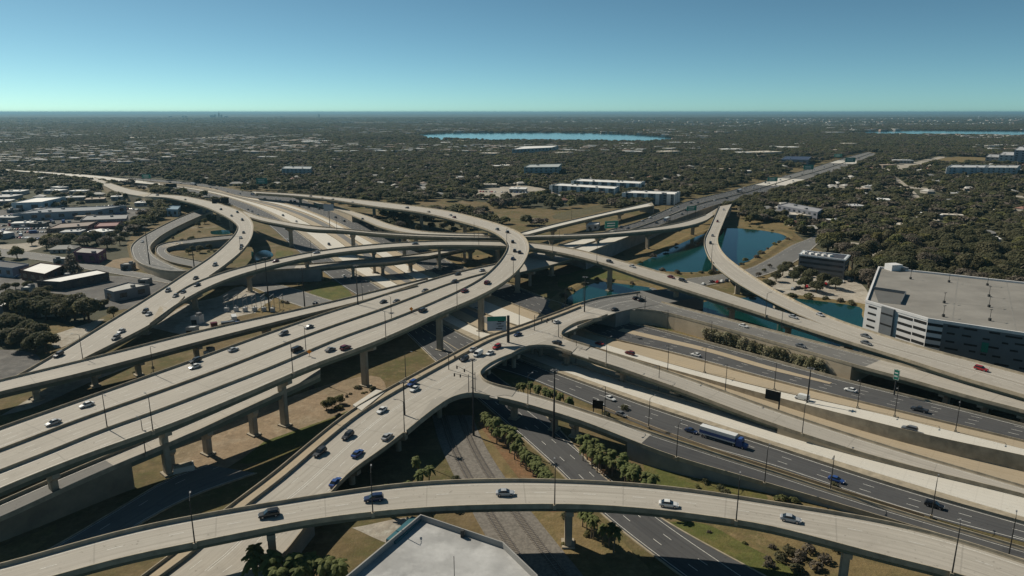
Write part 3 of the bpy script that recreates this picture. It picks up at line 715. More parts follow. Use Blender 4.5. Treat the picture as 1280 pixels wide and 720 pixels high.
bridge('drop', 'pale ramp that falls from the street bridge towards the bottom right', 'ramp', piers=(713, 780, 852), left=((.12, 1),), right=((.12, 1),), fills=((.56, 1),), lines=((0, 1.4, *E_), (1, 1.4, *E_)), nogirder=((0, .05),), cw=2.0)
bridge('fall', 'lower ramp of the street bridge that turns from concrete to asphalt', 'ramp', piers=(640, 690, 726), left=((.10, 1),), right=((.05, 1),), fills=((.33, 1),), lines=((0, 1.3, *E_), (1, 1.3, *E_)), nogirder=((0, .05),), wallmat='greywall', mats=(('deck', 0, .36), ('asphalt', .36, 1)), cw=2.0)
bridge('front', 'frontage road carried on a long beige wall and then on a bridge', 'ramp', piers=(1190, 1240, 1290), fills=((0, .64),), left=((.07, 1),), right=((.05, 1),), lines=((0, 1.6, *E_), (1, 1.6, *E_), (0, 5.4, *D_), (0, 9.1, *D_)), mats=(('oldasphalt', 0, .66), ('deck', .66, 1)))
bridge('bar', 'inner loop ramp on the left that curls back below the curved ramp', 'ramp', fills=((0, 1),), lines=((0, 1.4, *E_), (1, 1.4, *E_)), mats=(('oldasphalt', 0, 1),), wallmat='greywall')
bridge('loopleft', 'wide asphalt loop ramp on the far left with a low tan wall', 'ramp', fills=((0, 1),), lines=((0, 1.4, *E_), (1, 1.4, *E_), (0, 5.2, *D_), (0, 8.9, *D_)), mats=(('oldasphalt', 0, 1),))
sw = sheet(RB['street'], .02, .17, .16, 2, 0, .86).build('sidewalk', K['apron'], STREET)
sweep(RB['street'], [(0, 3.9, -.1), (0, 4.0, .9), (0, 4.25, .9), (0, 4.35, -.1)], 0, int(.86 * (RB['street'].n - 1))).build('inner_parapet', K['barrier'], STREET)
pl = [P(x, y, 8.9) for x, y in [(441,506),(470,487),(482,489),(452,513)]]
mb = MB(); mb.poly([(p[0], p[1]) for p in pl], 8.2, 8.95); mb.build('concrete_slab', K['slab'], STREET)
def corner(edge, back, z=8.6, m="deck", lo=.012):
    e = spline([P(x, y, z + .85) - np.array([0, 0, .85]) for x, y in edge], 30); b = [P(x, y, z) for x, y in back]
    mb = MB(); mb.poly([(p[0], p[1]) for p in list(e) + b], z - .9 - lo, z - lo); mb.build('deck_corner', K[m], STREET)
    t = np.gradient(e, axis=0); nrm = np.stack([-t[:, 1], t[:, 0], 0 * t[:, 0]], 1); nrm /= np.linalg.norm(nrm, axis=1)[:, None]
    c = np.mean([p for p in b], axis=0)
    if np.dot((c - e[15])[:2], nrm[15][:2]) < 0: nrm = -nrm
    mb = MB()
    for p, q in zip(e, nrm):
        for o_, d_ in ((0, -.9), (0, .85), (.24, .85), (.48, 0), (.48, -.9)): mb.v.append((p[0] + q[0] * o_, p[1] + q[1] * o_, z + d_))
    for k in range(29):
        for j in range(5): mb.f.append((k * 5 + j, k * 5 + (j + 1) % 5, k * 5 + 5 + (j + 1) % 5, k * 5 + 5 + j))
    mb.build('parapet', K['barrier'], STREET)
corner([(508,537),(530,519),(546,507),(562,497),(578,491.5),(592,490.3),(612,493.5)], [(640,492),(610,480),(585,478),(540,500)], lo=0.012)
corner([(640,441),(622,448),(607,456.5),(600,464),(601.5,470),(608,475.5),(622,480.3),(645,485.5)], [(640,495),(600,489),(580,485),(590,465),(620,445)], lo=0.026)
corner([(640,441),(652,434.7),(668,430.8),(690,431.7),(714,439)], [(725,430),(708,422),(690,422),(655,428)], lo=0.040)
corner([(752,396),(724,401),(709,408),(701.5,414.5),(704,420.5),(737,431.3)], [(732,437),(700,428),(690,420),(700,408),(740,393)], lo=0.054)
# the motorway eastward: lanes on fill behind the loop
EL = [(698,305,11),(730,296,10),(765,285.5,9),(800,275,8),(829,262.5,6.5),(860,250.5,5),(920,236,2.5),(1000,214,1.2),(1050,199,.8),(1085,189.5,.6)]
ER = [(733,316,11),(757,307,10),(783,297,9),(808,288.5,8),(838,277,6.5),(868,266,5),(897,256,4),(945,244.5,2),(1012,222.5,1.2),(1042,214,1),(1068,205,.8),(1098,192,.6)]
DECKS['east'] = dict(L=EL, R=ER)
east_root, eb = bridge('east', 'busy motorway running away to the upper right beyond the loop', 'motorway', fills=((0, 1),), mats=(('slab', 0, .06), ('asphalt', .06, .38), ('slab', .38, .46), ('oldasphalt', .46, .72), ('slab', .72, .78), ('oldasphalt', .78, 1)), girders=1, wallmat='greywall',
       lines=((0, 1.6, *E_), (0, 5.3, *D_), (0, 9.0, *D_), (0, 12.6, *E_), (1, 1.6, *E_), (1, 5.3, *D_), (1, 9, *D_), (1, 12.6, *E_)), name='motorway')
mid = Ribbon(EL, ER, .85, 4.0); half = (mid.L + mid.R) / 2
mid.L, mid.R = half - mid.X * .3, half + mid.X * .3; mid.W[:] = .6
sweep(mid, [(0, 0, -.05), (0, .12, .95), (1, .12, .95), (1, 0, -.05)], 0, mid.n - 1).build('median_barrier', K['barrier'], east_root)
e0, e1 = [P(x, y) for x, y, z in EL[4:]], [P(x, y) for x, y, z in ER[4:]]
keep([(p[0] - 12, p[1]) for p in e0] + [(p[0] + 16, p[1] - 4) for p in e1[::-1]])
DECKS['west'] = dict(L=[(-60,204,6),(12,211.5,6),(60,214.6,6),(117,219,5),(200,228.5,2)], R=[(-60,205.6,6),(12,213,6),(60,217,6),(117,222.5,5),(150,235,6),(181,247,9)])
DECKS['west']['R'] = [(-60,205.6,6),(12,213.2,6),(60,217,6),(117,223,5),(200,231,2)]
bridge('west', 'pale viaduct running straight to the horizon at the far left', 'flyover', fills=((0, 1),), mats=(('slab', 0, 1),), lines=())
DECKS['westarm'] = dict(L=[(181,246,9),(150,241,7),(130,232,6),(108,222,5.5)], R=[(190,240.5,9),(160,235,7),(140,229,6),(118,221,5.5)])
bridge('westarm', 'short pale arm joining the curved ramp to the far left viaduct', 'ramp', fills=((0, 1),), mats=(('deck', 0, 1),), lines=())
keep([P(x, y)[:2] for x, y in [(1062,398),(1150,420),(1420,470),(1420,540),(1280,500),(1085,440)]])
# crossing where the street bridge comes down to the frontage road
pts = [P(x, y, 7.4) for x, y in [(745,372.5),(800,363.5),(835,361),(862,365),(880,370),(836,378.5),(823,388),(784,385.5),(765,390)]]
mb = MB(); mb.poly([(p[0], p[1]) for p in pts], -.3, 7.36); tag(mb.build('road_embankment', K['oldasphalt']), kind='structure'); keep([(p[0], p[1]) for p in pts])
# streets on the ground
def street(key, L, R, m='asphalt', lanes=((0, .5, *E_), (1, .5, *E_), (0, 4, *D_)), dz=.22, kerb=True):
    rb, o = roadstrip('street', L, R, m, dz, key, 4)
    mk = MB()
    for side, off, on, gap in lanes: dashes(rb, mk, off, side, .15, on, gap)
    if mk.f: mk.build('lane_marking', K['white'], o)
    if kerb:
        for side in (0, 1):
            sweep(rb, [(side, -.45, -.3), (side, -.45, .12), (side, -.02, .12), (side, 0, -.3)], 0, rb.n - 1).build('kerb', K['barrier'], o)
    return rb
street('below', [(500,408),(545,452),(590,492),(645,540),(672,564),(700,590),(752,642),(825,700),(880,740)], [(520,406),(575,440),(635,482),(668,508),(712,552),(748,592),(822,647),(938,712),(1000,745)],
       lanes=((0, .7, *E_), (0, 4.3, *D_), (0, 7.9, *D_), (0, 11.3, *E_)))
street('side', [(300,346),(322,350),(360,359),(410,375),(445,384)], [(290,352),(318,360),(345,372),(378,384),(410,394)], m='oldasphalt')
street('left', [(-40,308),(0,311),(70,320),(113,329),(140,335),(180,342),(215,349),(262,358)], [(-40,318),(0,321),(60,327),(108,337),(140,342),(180,349),(215,355.5),(250,364)], m='oldasphalt')
street('back', [(812,361),(850,350),(890,345),(930,338),(965,322),(992,306),(1008,300),(1028,290)], [(830,372),(870,360),(905,353),(945,347),(985,332),(1012,314),(1022,305),(1040,293)], m='oldasphalt')
street('foot', [(260,582),(215,596),(180,618),(140,642),(90,672),(30,706),(0,722)], [(320,592),(262,612),(215,632),(170,658),(130,684),(75,722),(40,745)], m='oldasphalt')
street('far', [(1100,212),(1130,204),(1160,203)], [(1130,216),(1150,207),(1165,205)], m='litlot', lanes=(), kerb=False)
for L_, w in (([(1005,262),(1100,272),(1300,297)], 3.2), ([(1110,231),(1300,247)], 2.2), ([(700,205),(870,212)], 1.8), ([(330,199),(470,205)], 1.6), ([(556,232),(690,225.5)], 2.2), ([(1130,285),(1300,318)], 3.6), ([(150,192),(330,195)], 1.4), ([(1060,182),(1300,187)], 1.4)):
    street('lane', L_, [(x, y + w) for x, y in L_], m='litlot', lanes=(), kerb=False)
for L_, w in (([(1086,204),(1130,236),(1210,330)], 9), ([(1180,222),(1225,262)], 7), ([(600,214),(575,240)], 6)):
    street('lane', L_, [(x + w, y) for x, y in L_], m='litlot', lanes=(), kerb=False)
# railway
bal, bo = roadstrip('railway_bed', [(540,520),(550,558),(575,610),(600,660),(640,722)], [(590,520),(606,558),(640,610),(680,660),(730,722)], 'ballast', .25, 'rail')
for lab, s in (('railway track nearest the flat white roof', .28), ('railway track beside the row of palms', .72)):
    root = thing('railway_track', lab + ', rusty rails on wooden sleepers', 'railway track')
    mb = MB(); u = 0
    while u < bal.S[-1]:
        i = np.interp(u, bal.S, np.arange(bal.n)) / (bal.n - 1); p, h = bal.at(i, s)
        mb.box((p[0], p[1], .25), (.28, 2.5, .10), h); u += .75
    mb.build('sleepers', K['sleeper'], root)
    for off in (-.72, .72):
        mb = MB()
        r2 = Ribbon.__new__(Ribbon); r2.n = bal.n; r2.X = bal.X; r2.W = np.full(bal.n, .12)
        c = bal.L * (1 - s) + bal.R * s + bal.X * off; r2.L, r2.R = c - bal.X * .06, c + bal.X * .06
        sweep(r2, [(0, 0, .17), (0, 0, .33), (1, 0, .33), (1, 0, .17)], 0, bal.n - 1, mb); mb.build('rail', K['rail'], root)

# ---------------------------------------------------------------- buildings
PAINT = {}
def paint(c, r=.8):
    k = tuple(c)
    if k not in PAINT: PAINT[k] = simple('paint', c, r, .15, .15)
    return PAINT[k]
def edges(pl): return list(zip(pl, pl[1:] + pl[:1]))
def building(name, label, cat, roofpx, h, wall, roof, floors=1, bay=5.0, win='window', parapet=.7, units=2, door=True, group=None, pilaster=None, sides=4):
    """flat roofed block; roofpx: where the photo shows the roof corners (3 or more), h: its height"""
    p = [P(x, y, h) for x, y in roofpx]
    if len(p) == 3: p.append(p[0] + p[2] - p[1])
    pl = [(q[0], q[1]) for q in p]
    if sum(a[0] * b[1] - b[0] * a[1] for a, b in edges(pl)) < 0: pl = pl[::-1]
    keep(pl)
    c = (sum(q[0] for q in pl) / len(pl), sum(q[1] for q in pl) / len(pl))
    root = thing(name, label, cat, (c[0], c[1], 0), 0, group)
    lo = [(x - c[0], y - c[1]) for x, y in pl]
    mb = MB(); mb.poly(lo, -.3, h); mb.build('wall', wall, root)
    ins = [(x * .985, y * .985) for x, y in lo]
    mb = MB(); mb.add([(x, y, h + .03) for x, y in ins], [tuple(range(len(ins)))]); mb.build('roof', roof, root)
    if parapet:
        mb = MB(); n = len(lo); out = [(x * 1.004, y * 1.004) for x, y in lo]
        for z in (h - .25, h + parapet):
            for q in out: mb.v.append((q[0], q[1], z))
        for z in (h + parapet, h - .1):
            for q in ins: mb.v.append((q[0], q[1], z))
        for r in range(3):
            for i in range(n): mb.f.append((r * n + i, r * n + (i + 1) % n, (r + 1) * n + (i + 1) % n, (r + 1) * n + i))
        mb.build('parapet', wall, root)
    if floors and win:
        fh = h / floors; cnt = 0
        for a, b in edges(lo):
            L = math.hypot(b[0] - a[0], b[1] - a[1])
            if L < 5: continue
            u = ((b[0] - a[0]) / L, (b[1] - a[1]) / L); nn = (u[1], -u[0]); rz = math.atan2(u[1], u[0])
            nb = max(1, int(L / bay))
            for f in range(floors):
                if win == 'strip':
                    mid = L / 2; mb = MB(); mb.box((a[0] + u[0] * mid + nn[0] * .02, a[1] + u[1] * mid + nn[1] * .02, fh * (f + .58)), (L * .93, .12, fh * .42), rz)
                    mb.build('window', K['window'], root); continue
                for k in range(nb):
                    if cnt >= 96: break
                    m = L * (k + .5) / nb; mb = MB(); cnt += 1
                    mb.box((a[0] + u[0] * m + nn[0] * .02, a[1] + u[1] * m + nn[1] * .02, fh * (f + .55)), (bay * .45, .12, fh * .45), rz)
                    mb.build('window', K['window'], root)
    if pilaster:
        for a, b in edges(lo):
            L = math.hypot(b[0] - a[0], b[1] - a[1]); u = ((b[0] - a[0]) / L, (b[1] - a[1]) / L); nn = (u[1], -u[0]); rz = math.atan2(u[1], u[0])
            mb = MB(); m = 0
            while m < L:
                mb.box((a[0] + u[0] * m + nn[0] * .5, a[1] + u[1] * m + nn[1] * .5, h / 2 + .4), (pilaster * .35, 1.0, h + .8), rz); m += pilaster
            mb.build('bay_front', roof, root)
    if door:
        a, b = edges(lo)[0]; m = .35; rz = math.atan2(b[1] - a[1], b[0] - a[0]); nn = (math.sin(rz), -math.cos(rz))
        mb = MB(); mb.box((a[0] * (1 - m) + b[0] * m + nn[0] * .04, a[1] * (1 - m) + b[1] * m + nn[1] * .04, 1.2), (2.6, .14, 2.4), rz); mb.build('door', K['dark'], root)
    rr = random.Random(len(label))
    ext = [max(abs(q[i]) for q in lo) for i in (0, 1)]
    for _ in range(units):
        i = rr.randrange(len(lo)); w = rr.uniform(.25, .6); q = (lo[i][0] * w, lo[i][1] * w)
        mb = MB(); mb.box((q[0], q[1], h + .75), (rr.uniform(1.8, 3.2), rr.uniform(1.6, 2.4), 1.4), rr.uniform(0, 3)); mb.build('roof_unit', K['steel'], root)
    return root, lo, c
# the parking garage on the right
GW, GD = paint((.60, .59, .58)), paint((.13, .14, .15))  # GD is darkened to hold the front wall's shade in its colour
gpx = [(1082,377.5),(1160,400.5),(1420,440),(1420,370),(1098,335)]
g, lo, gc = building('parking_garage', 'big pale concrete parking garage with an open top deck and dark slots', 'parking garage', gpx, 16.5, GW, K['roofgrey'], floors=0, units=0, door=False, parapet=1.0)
def slot(a, b, m0, m1, z, hgt, mat='black', name='opening', out=.03, th=.14):
    L = math.hypot(b[0] - a[0], b[1] - a[1]); u = ((b[0] - a[0]) / L, (b[1] - a[1]) / L); nn = (u[1], -u[0])
    m = (m0 + m1) / 2 * L; mb = MB()
    mb.box((a[0] + u[0] * m + nn[0] * out, a[1] + u[1] * m + nn[1] * out, z), ((m1 - m0) * L, th, hgt), math.atan2(u[1], u[0]))
    return mb.build(name, K[mat] if isinstance(mat, str) else mat, g)
# lo keeps its order when the outline is already counter-clockwise
cor = {k: min(lo, key=lambda q: abs(q[0] + gc[0] - P(x, y, 16.5)[0]) + abs(q[1] + gc[1] - P(x, y, 16.5)[1])) for k, (x, y) in dict(w=gpx[0], s=gpx[1], e=gpx[2], n=gpx[4]).items()}
a, b = cor['w'], cor['s']
for f in range(5):
    z = 2.3 + 3.15 * f
    slot(a, b, .06, .20, z, .9); slot(a, b, .56, .78, z - .2, 1.15); slot(a, b, .80, .985, z, 1.25)
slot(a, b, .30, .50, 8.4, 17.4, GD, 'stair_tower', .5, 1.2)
for f in range(3): slot(a, b, .31, .49, 4 + 5 * f, .7, 'black', 'opening', 1.15)
a, b = cor['s'], cor['e']
rr = random.Random(5)
for f in range(5):
    z = 2.3 + 3.15 * f; slot(a, b, .0, .085, z, 1.3)
    m = .11
    while m < .95:
        w = rr.uniform(.03, .085); slot(a, b, m, m + w, z + rr.choice((0, .5)), .8); m += w + rr.uniform(.02, .07)
slot(a, b, .085, .995, 8.3, 16.3, GD, 'front_shade', .005, .03)  # thin dark sheet over the front, its shade painted as colour
slot(a, b, .30, .335, 8.6, 4.2, 'green', 'banner', .16, .2)
a, b = cor['n'], cor['w']
slot(a, b, .55, .95, 12.3, 2.4, 'black'); slot(a, b, .1, .5, 12.5, 1.2)
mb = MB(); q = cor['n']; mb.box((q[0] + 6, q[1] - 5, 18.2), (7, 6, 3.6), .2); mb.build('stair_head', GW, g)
mb = MB(); mb.box((q[0] + 11, q[1] - 6.5, 17.4), (4, 4, 2.0), .2); mb.build('lift_housing', K['steel'], g)
def gat(x, y): p = P(x, y, 16.5); return (p[0] - gc[0], p[1] - gc[1])
# sunken ramp mouth and its dark wall on the top deck, light standards, joints
r0, r1, r2, r3 = gat(1092,362), gat(1132,368), gat(1126,381), gat(1098,378)
mb = MB(); mb.poly([r0, r1, r2, r3], 16.56, 16.6); mb.build('ramp_mouth', paint((.12, .118, .112)), g)
for i, (p0, p1) in enumerate(((r0, r1), (r1, r2))):
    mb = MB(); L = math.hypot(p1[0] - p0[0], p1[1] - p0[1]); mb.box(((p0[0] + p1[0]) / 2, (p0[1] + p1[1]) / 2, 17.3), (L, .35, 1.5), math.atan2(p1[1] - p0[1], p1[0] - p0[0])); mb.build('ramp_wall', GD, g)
for x, y in ((1138,349),(1186,353),(1234,357),(1236,371),(1236,384),(1237,401),(1180,379),(1179,396)):
    q = gat(x, y); mb = MB(); mb.box((q[0], q[1], 17.1), (.9, .9, 1.2), 0); mb.tube((q[0], q[1], 17.6), (q[0], q[1], 21.5), .12, .08); mb.box((q[0], q[1], 21.6), (1.6, .35, .18), .4); mb.build('light_standard', K['dark'], g)
mb = MB()
for (x0, y0), (x1, y1) in (((1090,371),(1420,398)),((1198,345),(1190,403)),((1258,351),(1270,414))):
    p0, p1 = gat(x0, y0), gat(x1, y1); L = math.hypot(p1[0] - p0[0], p1[1] - p0[1])
    mb.box(((p0[0] + p1[0]) / 2, (p0[1] + p1[1]) / 2, 16.545), (L, .5, .02), math.atan2(p1[1] - p0[1], p1[0] - p0[0]))
mb.build('deck_joint', paint((.22, .21, .19)), g)
# dark office by the pond
o_, lo2, c2 = building('office_building', 'dark glazed office block with a white roof rim by the pond', 'building', [(999,318.5),(1057,325.5),(1062.5,319.5),(1004,313.5)], 13, paint((.13, .135, .14)), paint((.05, .055, .07)), floors=4, win='strip', units=0, parapet=.5)
mb = MB(); n = len(lo2)
for s_, z in ((1.02, 12.6), (1.02, 13.5), (.90, 13.5), (.90, 13.05)):
    for q in lo2: mb.v.append((q[0] * s_, q[1] * s_, z))
for r in range(3):
    for i in range(n): mb.f.append((r * n + i, r * n + (i + 1) % n, (r + 1) * n + (i + 1) % n, (r + 1) * n + i))
mb.build('roof_rim', paint((.55, .58, .60)), o_)
for k in range(5):
    w = (k + .8) / 5.8; x = lo2[0][0] * (1 - w) * .8 + lo2[1][0] * w * .8; y = (lo2[0][1] + lo2[2][1]) / 2 + (lo2[1][1] - lo2[0][1]) * (w - .5) * .8
    mb = MB(); mb.box((x, y, 13.7), (3.0, 2.2, 1.3), .3, .85); mb.build('roof_unit', K['roofwhite'], o_)
# the flat dirty roof at the bottom of the photo
b_, lo3, c3 = building('warehouse', 'flat building with a blotchy white roof below the bottom ramp', 'building', [(526,650),(629,685),(672,727),(560,830),(425,735)], 12.5, paint((.30, .29, .27)), K['roofdirty'], floors=3, bay=6, units=0, parapet=1.5)
q0 = P(527,651,12.5); q1 = P(492,683,12.5); rz = math.atan2(q1[1] - q0[1], q1[0] - q0[0]); L = float(np.hypot(*(q1 - q0)[:2]))
mb = MB(); mb.box((((q0 + q1) / 2)[0] - c3[0] - 1.0, ((q0 + q1) / 2)[1] - c3[1] + .9, 7.4), (L * .92, 2.6, 11.4), rz); mb.build('glass_front', K['teal'], b_)
mb = MB(); v = P(568,722,12.5); mb.tube((v[0] - c3[0], v[1] - c3[1], 12.5), (v[0] - c3[0], v[1] - c3[1], 17.5), .07); mb.build('mast', K['dark'], b_)
v = P(578,671,12.5); mb = MB(); mb.box((v[0] - c3[0], v[1] - c3[1], 13.4), (.8, .8, 1.6)); mb.build('vent', K['dark'], b_)
# buildings at the left
white, brick, grey = K['roofwhite'], paint((.10, .045, .035)), paint((.24, .245, .25))
building('brick_hall', 'dark red brick hall with a clean white roof at the left', 'building', [(25.5,338.5),(56,343.5),(80,332.5),(50,329)], 6, brick, white, floors=1, bay=8, units=0)
building('long_shed', 'long low building with a white roof behind the left trees', 'building', [(46,352),(75,353.5),(136,341.5),(121,338)], 5, paint((.09, .075, .07)), white, floors=1, bay=7, units=0)
building('grey_shed', 'grey shed with a pale roof edge right beside the curved ramp', 'building', [(130,362.5),(142,366),(187,357),(160,354)], 5.5, grey, paint((.40, .39, .36)), floors=1, bay=9, units=1)
building('dark_roof_store', 'blue grey store with a dark roof at the left edge', 'building', [(-50,330),(15,336),(36,331),(-30,323)], 6, paint((.25, .28, .33)), paint((.055, .055, .06)), floors=1, bay=7, units=2)
building('white_roof_house', 'low building with a bright white roof at the left edge below the trees', 'building', [(-40,382),(3,384),(21,377),(-20,372)], 5, paint((.12, .11, .11)), white, floors=1, bay=6, units=1)
building('purple_building', 'purple walled building behind the dark conical tree', 'building', [(92,316),(122,318),(132,312),(102,310)], 7, paint((.13, .045, .085)), paint((.30, .28, .26)), floors=1, bay=9, units=1)
building('blue_warehouse', 'pale blue warehouse with a bright white roof among the left yards', 'building', [(14,254.5),(52,253),(82,246.5),(45,247.5)], 9, paint((.36, .44, .48)), white, floors=1, bay=14, units=0)
building('long_warehouse', 'long blue grey warehouse stretching across the left yards', 'building', [(16,268),(118,263.5),(158,257.5),(60,260.5)], 7, paint((.27, .29, .31)), paint((.21, .23, .25)), floors=1, bay=11, units=3)
building('flat_shed', 'flat grey shed between the yards and the loop ramp', 'building', [(100,276),(158,274),(160,268.5),(108,270)], 6, paint((.22, .21, .21)), paint((.25, .25, .25)), floors=1, bay=9, units=2)
building('brown_shed', 'low brown roofed shed in the left yards', 'building', [(58,287),(110,283),(122,277),(75,280)], 5, paint((.20, .15, .12)), paint((.24, .19, .16)), floors=1, bay=9, units=1)
building('red_shed', 'narrow shed with a reddish roof end beside the left yards', 'building', [(118,284),(146,283),(150,278),(124,279)], 5, paint((.22, .07, .08)), paint((.26, .14, .13)), floors=1, bay=9, units=0)
building('pale_store', 'pale store by the far ramp on the left', 'building', [(208,262),(222,262.5),(226,258),(213,257.5)], 7, paint((.30, .42, .50)), paint((.16, .25, .32)), floors=1, bay=6, units=0)
rs = random.Random(8)
for lab, x, y, w, c, rc_ in (('tiny white roofed shed left of the blue warehouse',8,262,10,(.25,.24,.23),(.6,.6,.58)),('low grey shed in front of the blue warehouse',40,262,16,(.2,.2,.2),(.3,.3,.3)),('low tan shed between the long and flat sheds',92,271,14,(.26,.21,.16),(.33,.28,.22)),('small blue roofed shed near the reddish shed',112,279,12,(.13,.17,.24),(.13,.18,.27)),('small dark shed in the left yards corner',34,280,14,(.09,.09,.09),(.12,.12,.12)),('small pale shed by the trees of the left yards',64,300,12,(.3,.3,.28),(.5,.49,.46)),('small grey shed beside the street on the left',150,331,9,(.24,.23,.22),(.36,.35,.33)),('white roofed hut left of the dark conical tree',66,324,10,(.3,.29,.27),(.6,.59,.56)),('small pale hut behind the grey shed',172,350,8,(.28,.27,.25),(.45,.44,.42)),('low white hut below the brick hall',26,360,8,(.3,.3,.29),(.66,.65,.62)),('low dark hut beside the left clump of oaks',112,378,8,(.1,.1,.1),(.2,.2,.2)),('white tank shed under the left ramps',238,396,7,(.5,.5,.48),(.66,.65,.62)),('second white hut under the narrow ramp',254,440,6,(.5,.5,.48),(.66,.65,.62)),('white hut beside the blue parked trailers under the curve',232,410,7,(.45,.45,.44),(.62,.62,.6))):
    building('shed', lab, 'building', [(x, y), (x + w * 1.5, y - .4), (x + w * 1.5 + 6, y - 2.6), (x + 6, y - 2.2)], rs.uniform(3.4, 5), paint(c), paint(rc_), floors=1, bay=6, units=rs.randint(0, 2), parapet=.3)
# apartments and larger blocks beyond
wgl = paint((.15, .19, .215)); 
building('apartment_block', 'blue grey apartment block with white roofs, nearest the motorway', 'building', [(780,241.5),(843,243.5),(848,240),(790,238.5)], 12, wgl, white, floors=4, bay=6.5, units=3, pilaster=13)
building('apartment_block', 'blue grey apartment block with white roofs, the longer one in front on the left', 'building', [(689,232),(768,236.5),(772,233.5),(700,229.5)], 12, wgl, white, floors=4, bay=6.5, units=3, pilaster=13)
building('apartment_block', 'blue grey apartment block with white roofs, standing behind the other two', 'building', [(716,226.5),(800,230),(804,227.2),(726,223.8)], 12, wgl, white, floors=4, bay=6.5, units=3, pilaster=13)
building('pale_block', 'pale grey green block with rows of windows rising from the trees left of centre', 'building', [(352,211),(388,211.5),(390,208.5),(356,208)], 14, paint((.30, .34, .35)), paint((.34, .36, .36)), floors=4, bay=7, units=2)
building('pale_block', 'wide pale green block with a flat roof above the apartment blocks', 'building', [(655,209.5),(698,209),(702,205),(662,206)], 17, paint((.26, .32, .32)), paint((.38, .40, .39)), floors=4, bay=8, units=2)
building('white_hall', 'wide hall with a bright white curved roof edge below the lake', 'building', [(640,187),(690,184.5),(698,182),(655,183)], 16, paint((.28, .33, .34)), white, floors=2, bay=12, units=0)
building('pale_block', 'long pale blue block with bays at the far right behind the trees', 'building', [(1185,209.5),(1230,209.8),(1233,206.8),(1190,206.5)], 16, paint((.30, .38, .43)), paint((.45, .46, .46)), floors=4, bay=7, units=2, pilaster=16)
building('pale_block', 'long whitish block with bays at the far right edge', 'building', [(1233,209.8),(1271,210),(1274,207),(1236,206.8)], 16, paint((.42, .43, .43)), paint((.48, .48, .47)), floors=4, bay=7, units=2, pilaster=16)
h1, lh, ch = building('tower_block', 'white and grey tower under construction look at the far right edge', 'building', [(1249,194),(1268,194.5),(1272,190.5),(1254,190)], 20, paint((.46, .45, .44)), paint((.40, .40, .40)), floors=4, bay=8, units=2)
tag(h1, 'white stepped tower block with dark storeys at the far right edge')
building('tower_block', 'darker grey block beside the white stepped tower at the right edge', 'building', [(1232,196.5),(1250,197),(1252,193.5),(1236,193)], 14, paint((.20, .21, .22)), paint((.34, .34, .34)), floors=3, bay=8, units=1)
building('tower_block', 'tall grey block cut by the right edge of the photo', 'building', [(1268,188),(1300,188.5),(1304,184),(1274,183.5)], 30, paint((.30, .31, .33)), paint((.42, .42, .42)), floors=7, bay=9, units=1)
building('blue_roof_store', 'store with a dark blue roof beyond the trees on the right', 'building', [(976,199.5),(1010,200),(1014,196),(982,195.5)], 10, paint((.20, .22, .25)), paint((.03, .05, .10)), floors=1, bay=12, units=1)
building('white_house', 'small white building below the straight pale viaduct', 'building', [(733,282),(748,281),(750,278),(737,278.5)], 5, paint((.46, .44, .41)), white, floors=1, bay=5, units=0)
building('grey_block', 'dark grey flat roofed block in the trees right of the pond', 'building', [(972,257),(1022,266),(1028,262),(985,254)], 9, paint((.17, .175, .20)), paint((.30, .30, .31)), floors=2, bay=7, units=2)
# far commercial roofs
far = [(12,277,20),(30,283,17),(2,297,20),(92,295,16),(128,294,18),(46,270.5,20),(2,256,24),(95,250,22),(120,252.5,20),(70,242,24),(100,243,20),(150,250,18),(180,257,16),(8,180,70),(30,178,60),(112,169,80),(160,172,50),(172,174,70),(190,174,40),(265,174,70),(282,174,60),(300,175,50),(318,174,50),(133,213,24),(26,230,22),(36,219,26),(60,226,30),(348,176,50),(360,179,55),(374,178,50),(388,180,50),(399,181,40),(408,178,40),(449,196,30),(470,191,26),(482,192,40),(455,154.5,180),(475,153.5,120),(540,156,120),(556,157,120),(576,155,120),(592,155,140),(630,156,120),(650,153,140),(682,153.5,140),(712,153,140),(530,186,26),(546,189,30),(558,181,34),(576,178.5,36),(600,186,30),(612,196,40),(626,211,34),(633,209,30),(335,201,40),(606,191,34),(705,195,40),(712,191,36),(790,192.5,50),(835,193.5,50),(862,181,40),(878,183,36),(782,182,50),(842,181,44),(922,183,40),(935,194,60),(912,190,60),(955,194,70),(1040,190,40),(1060,182.5,40),(1042,167.5,90),(1090,172.5,40),(1128,204,34),(1108,209,30),(1146,198,24),(1000,182,44),(985,187,60),(702,238,22),(648,240,22),(612,234,20),(20,243,24),(5,249,30),(75,238,20),(1002,274,24),(1046,280,18),(1066,262,20),(1100,254,20),(1160,272,22),(1190,273,18),(1225,302,26),(1250,268,18),(1200,245,18),(1120,286,20),(1075,240,18),(1090,236,18),(1170,230,18),(1010,236,20),(905,214,22),(930,216,24),(870,214,20),(820,214,18),(965,186,50),(560,196,24),(510,200,24),(420,201,24),(250,203,20),(265,204,26),(300,204,22),(215,197,20),(60,196,20),(90,199,24)]
rr = random.Random(11)
shades = ['bright white', 'pale grey', 'cream', 'light brown']; cols = [(.70, .69, .66), (.46, .46, .45), (.55, .50, .42), (.36, .29, .23)]
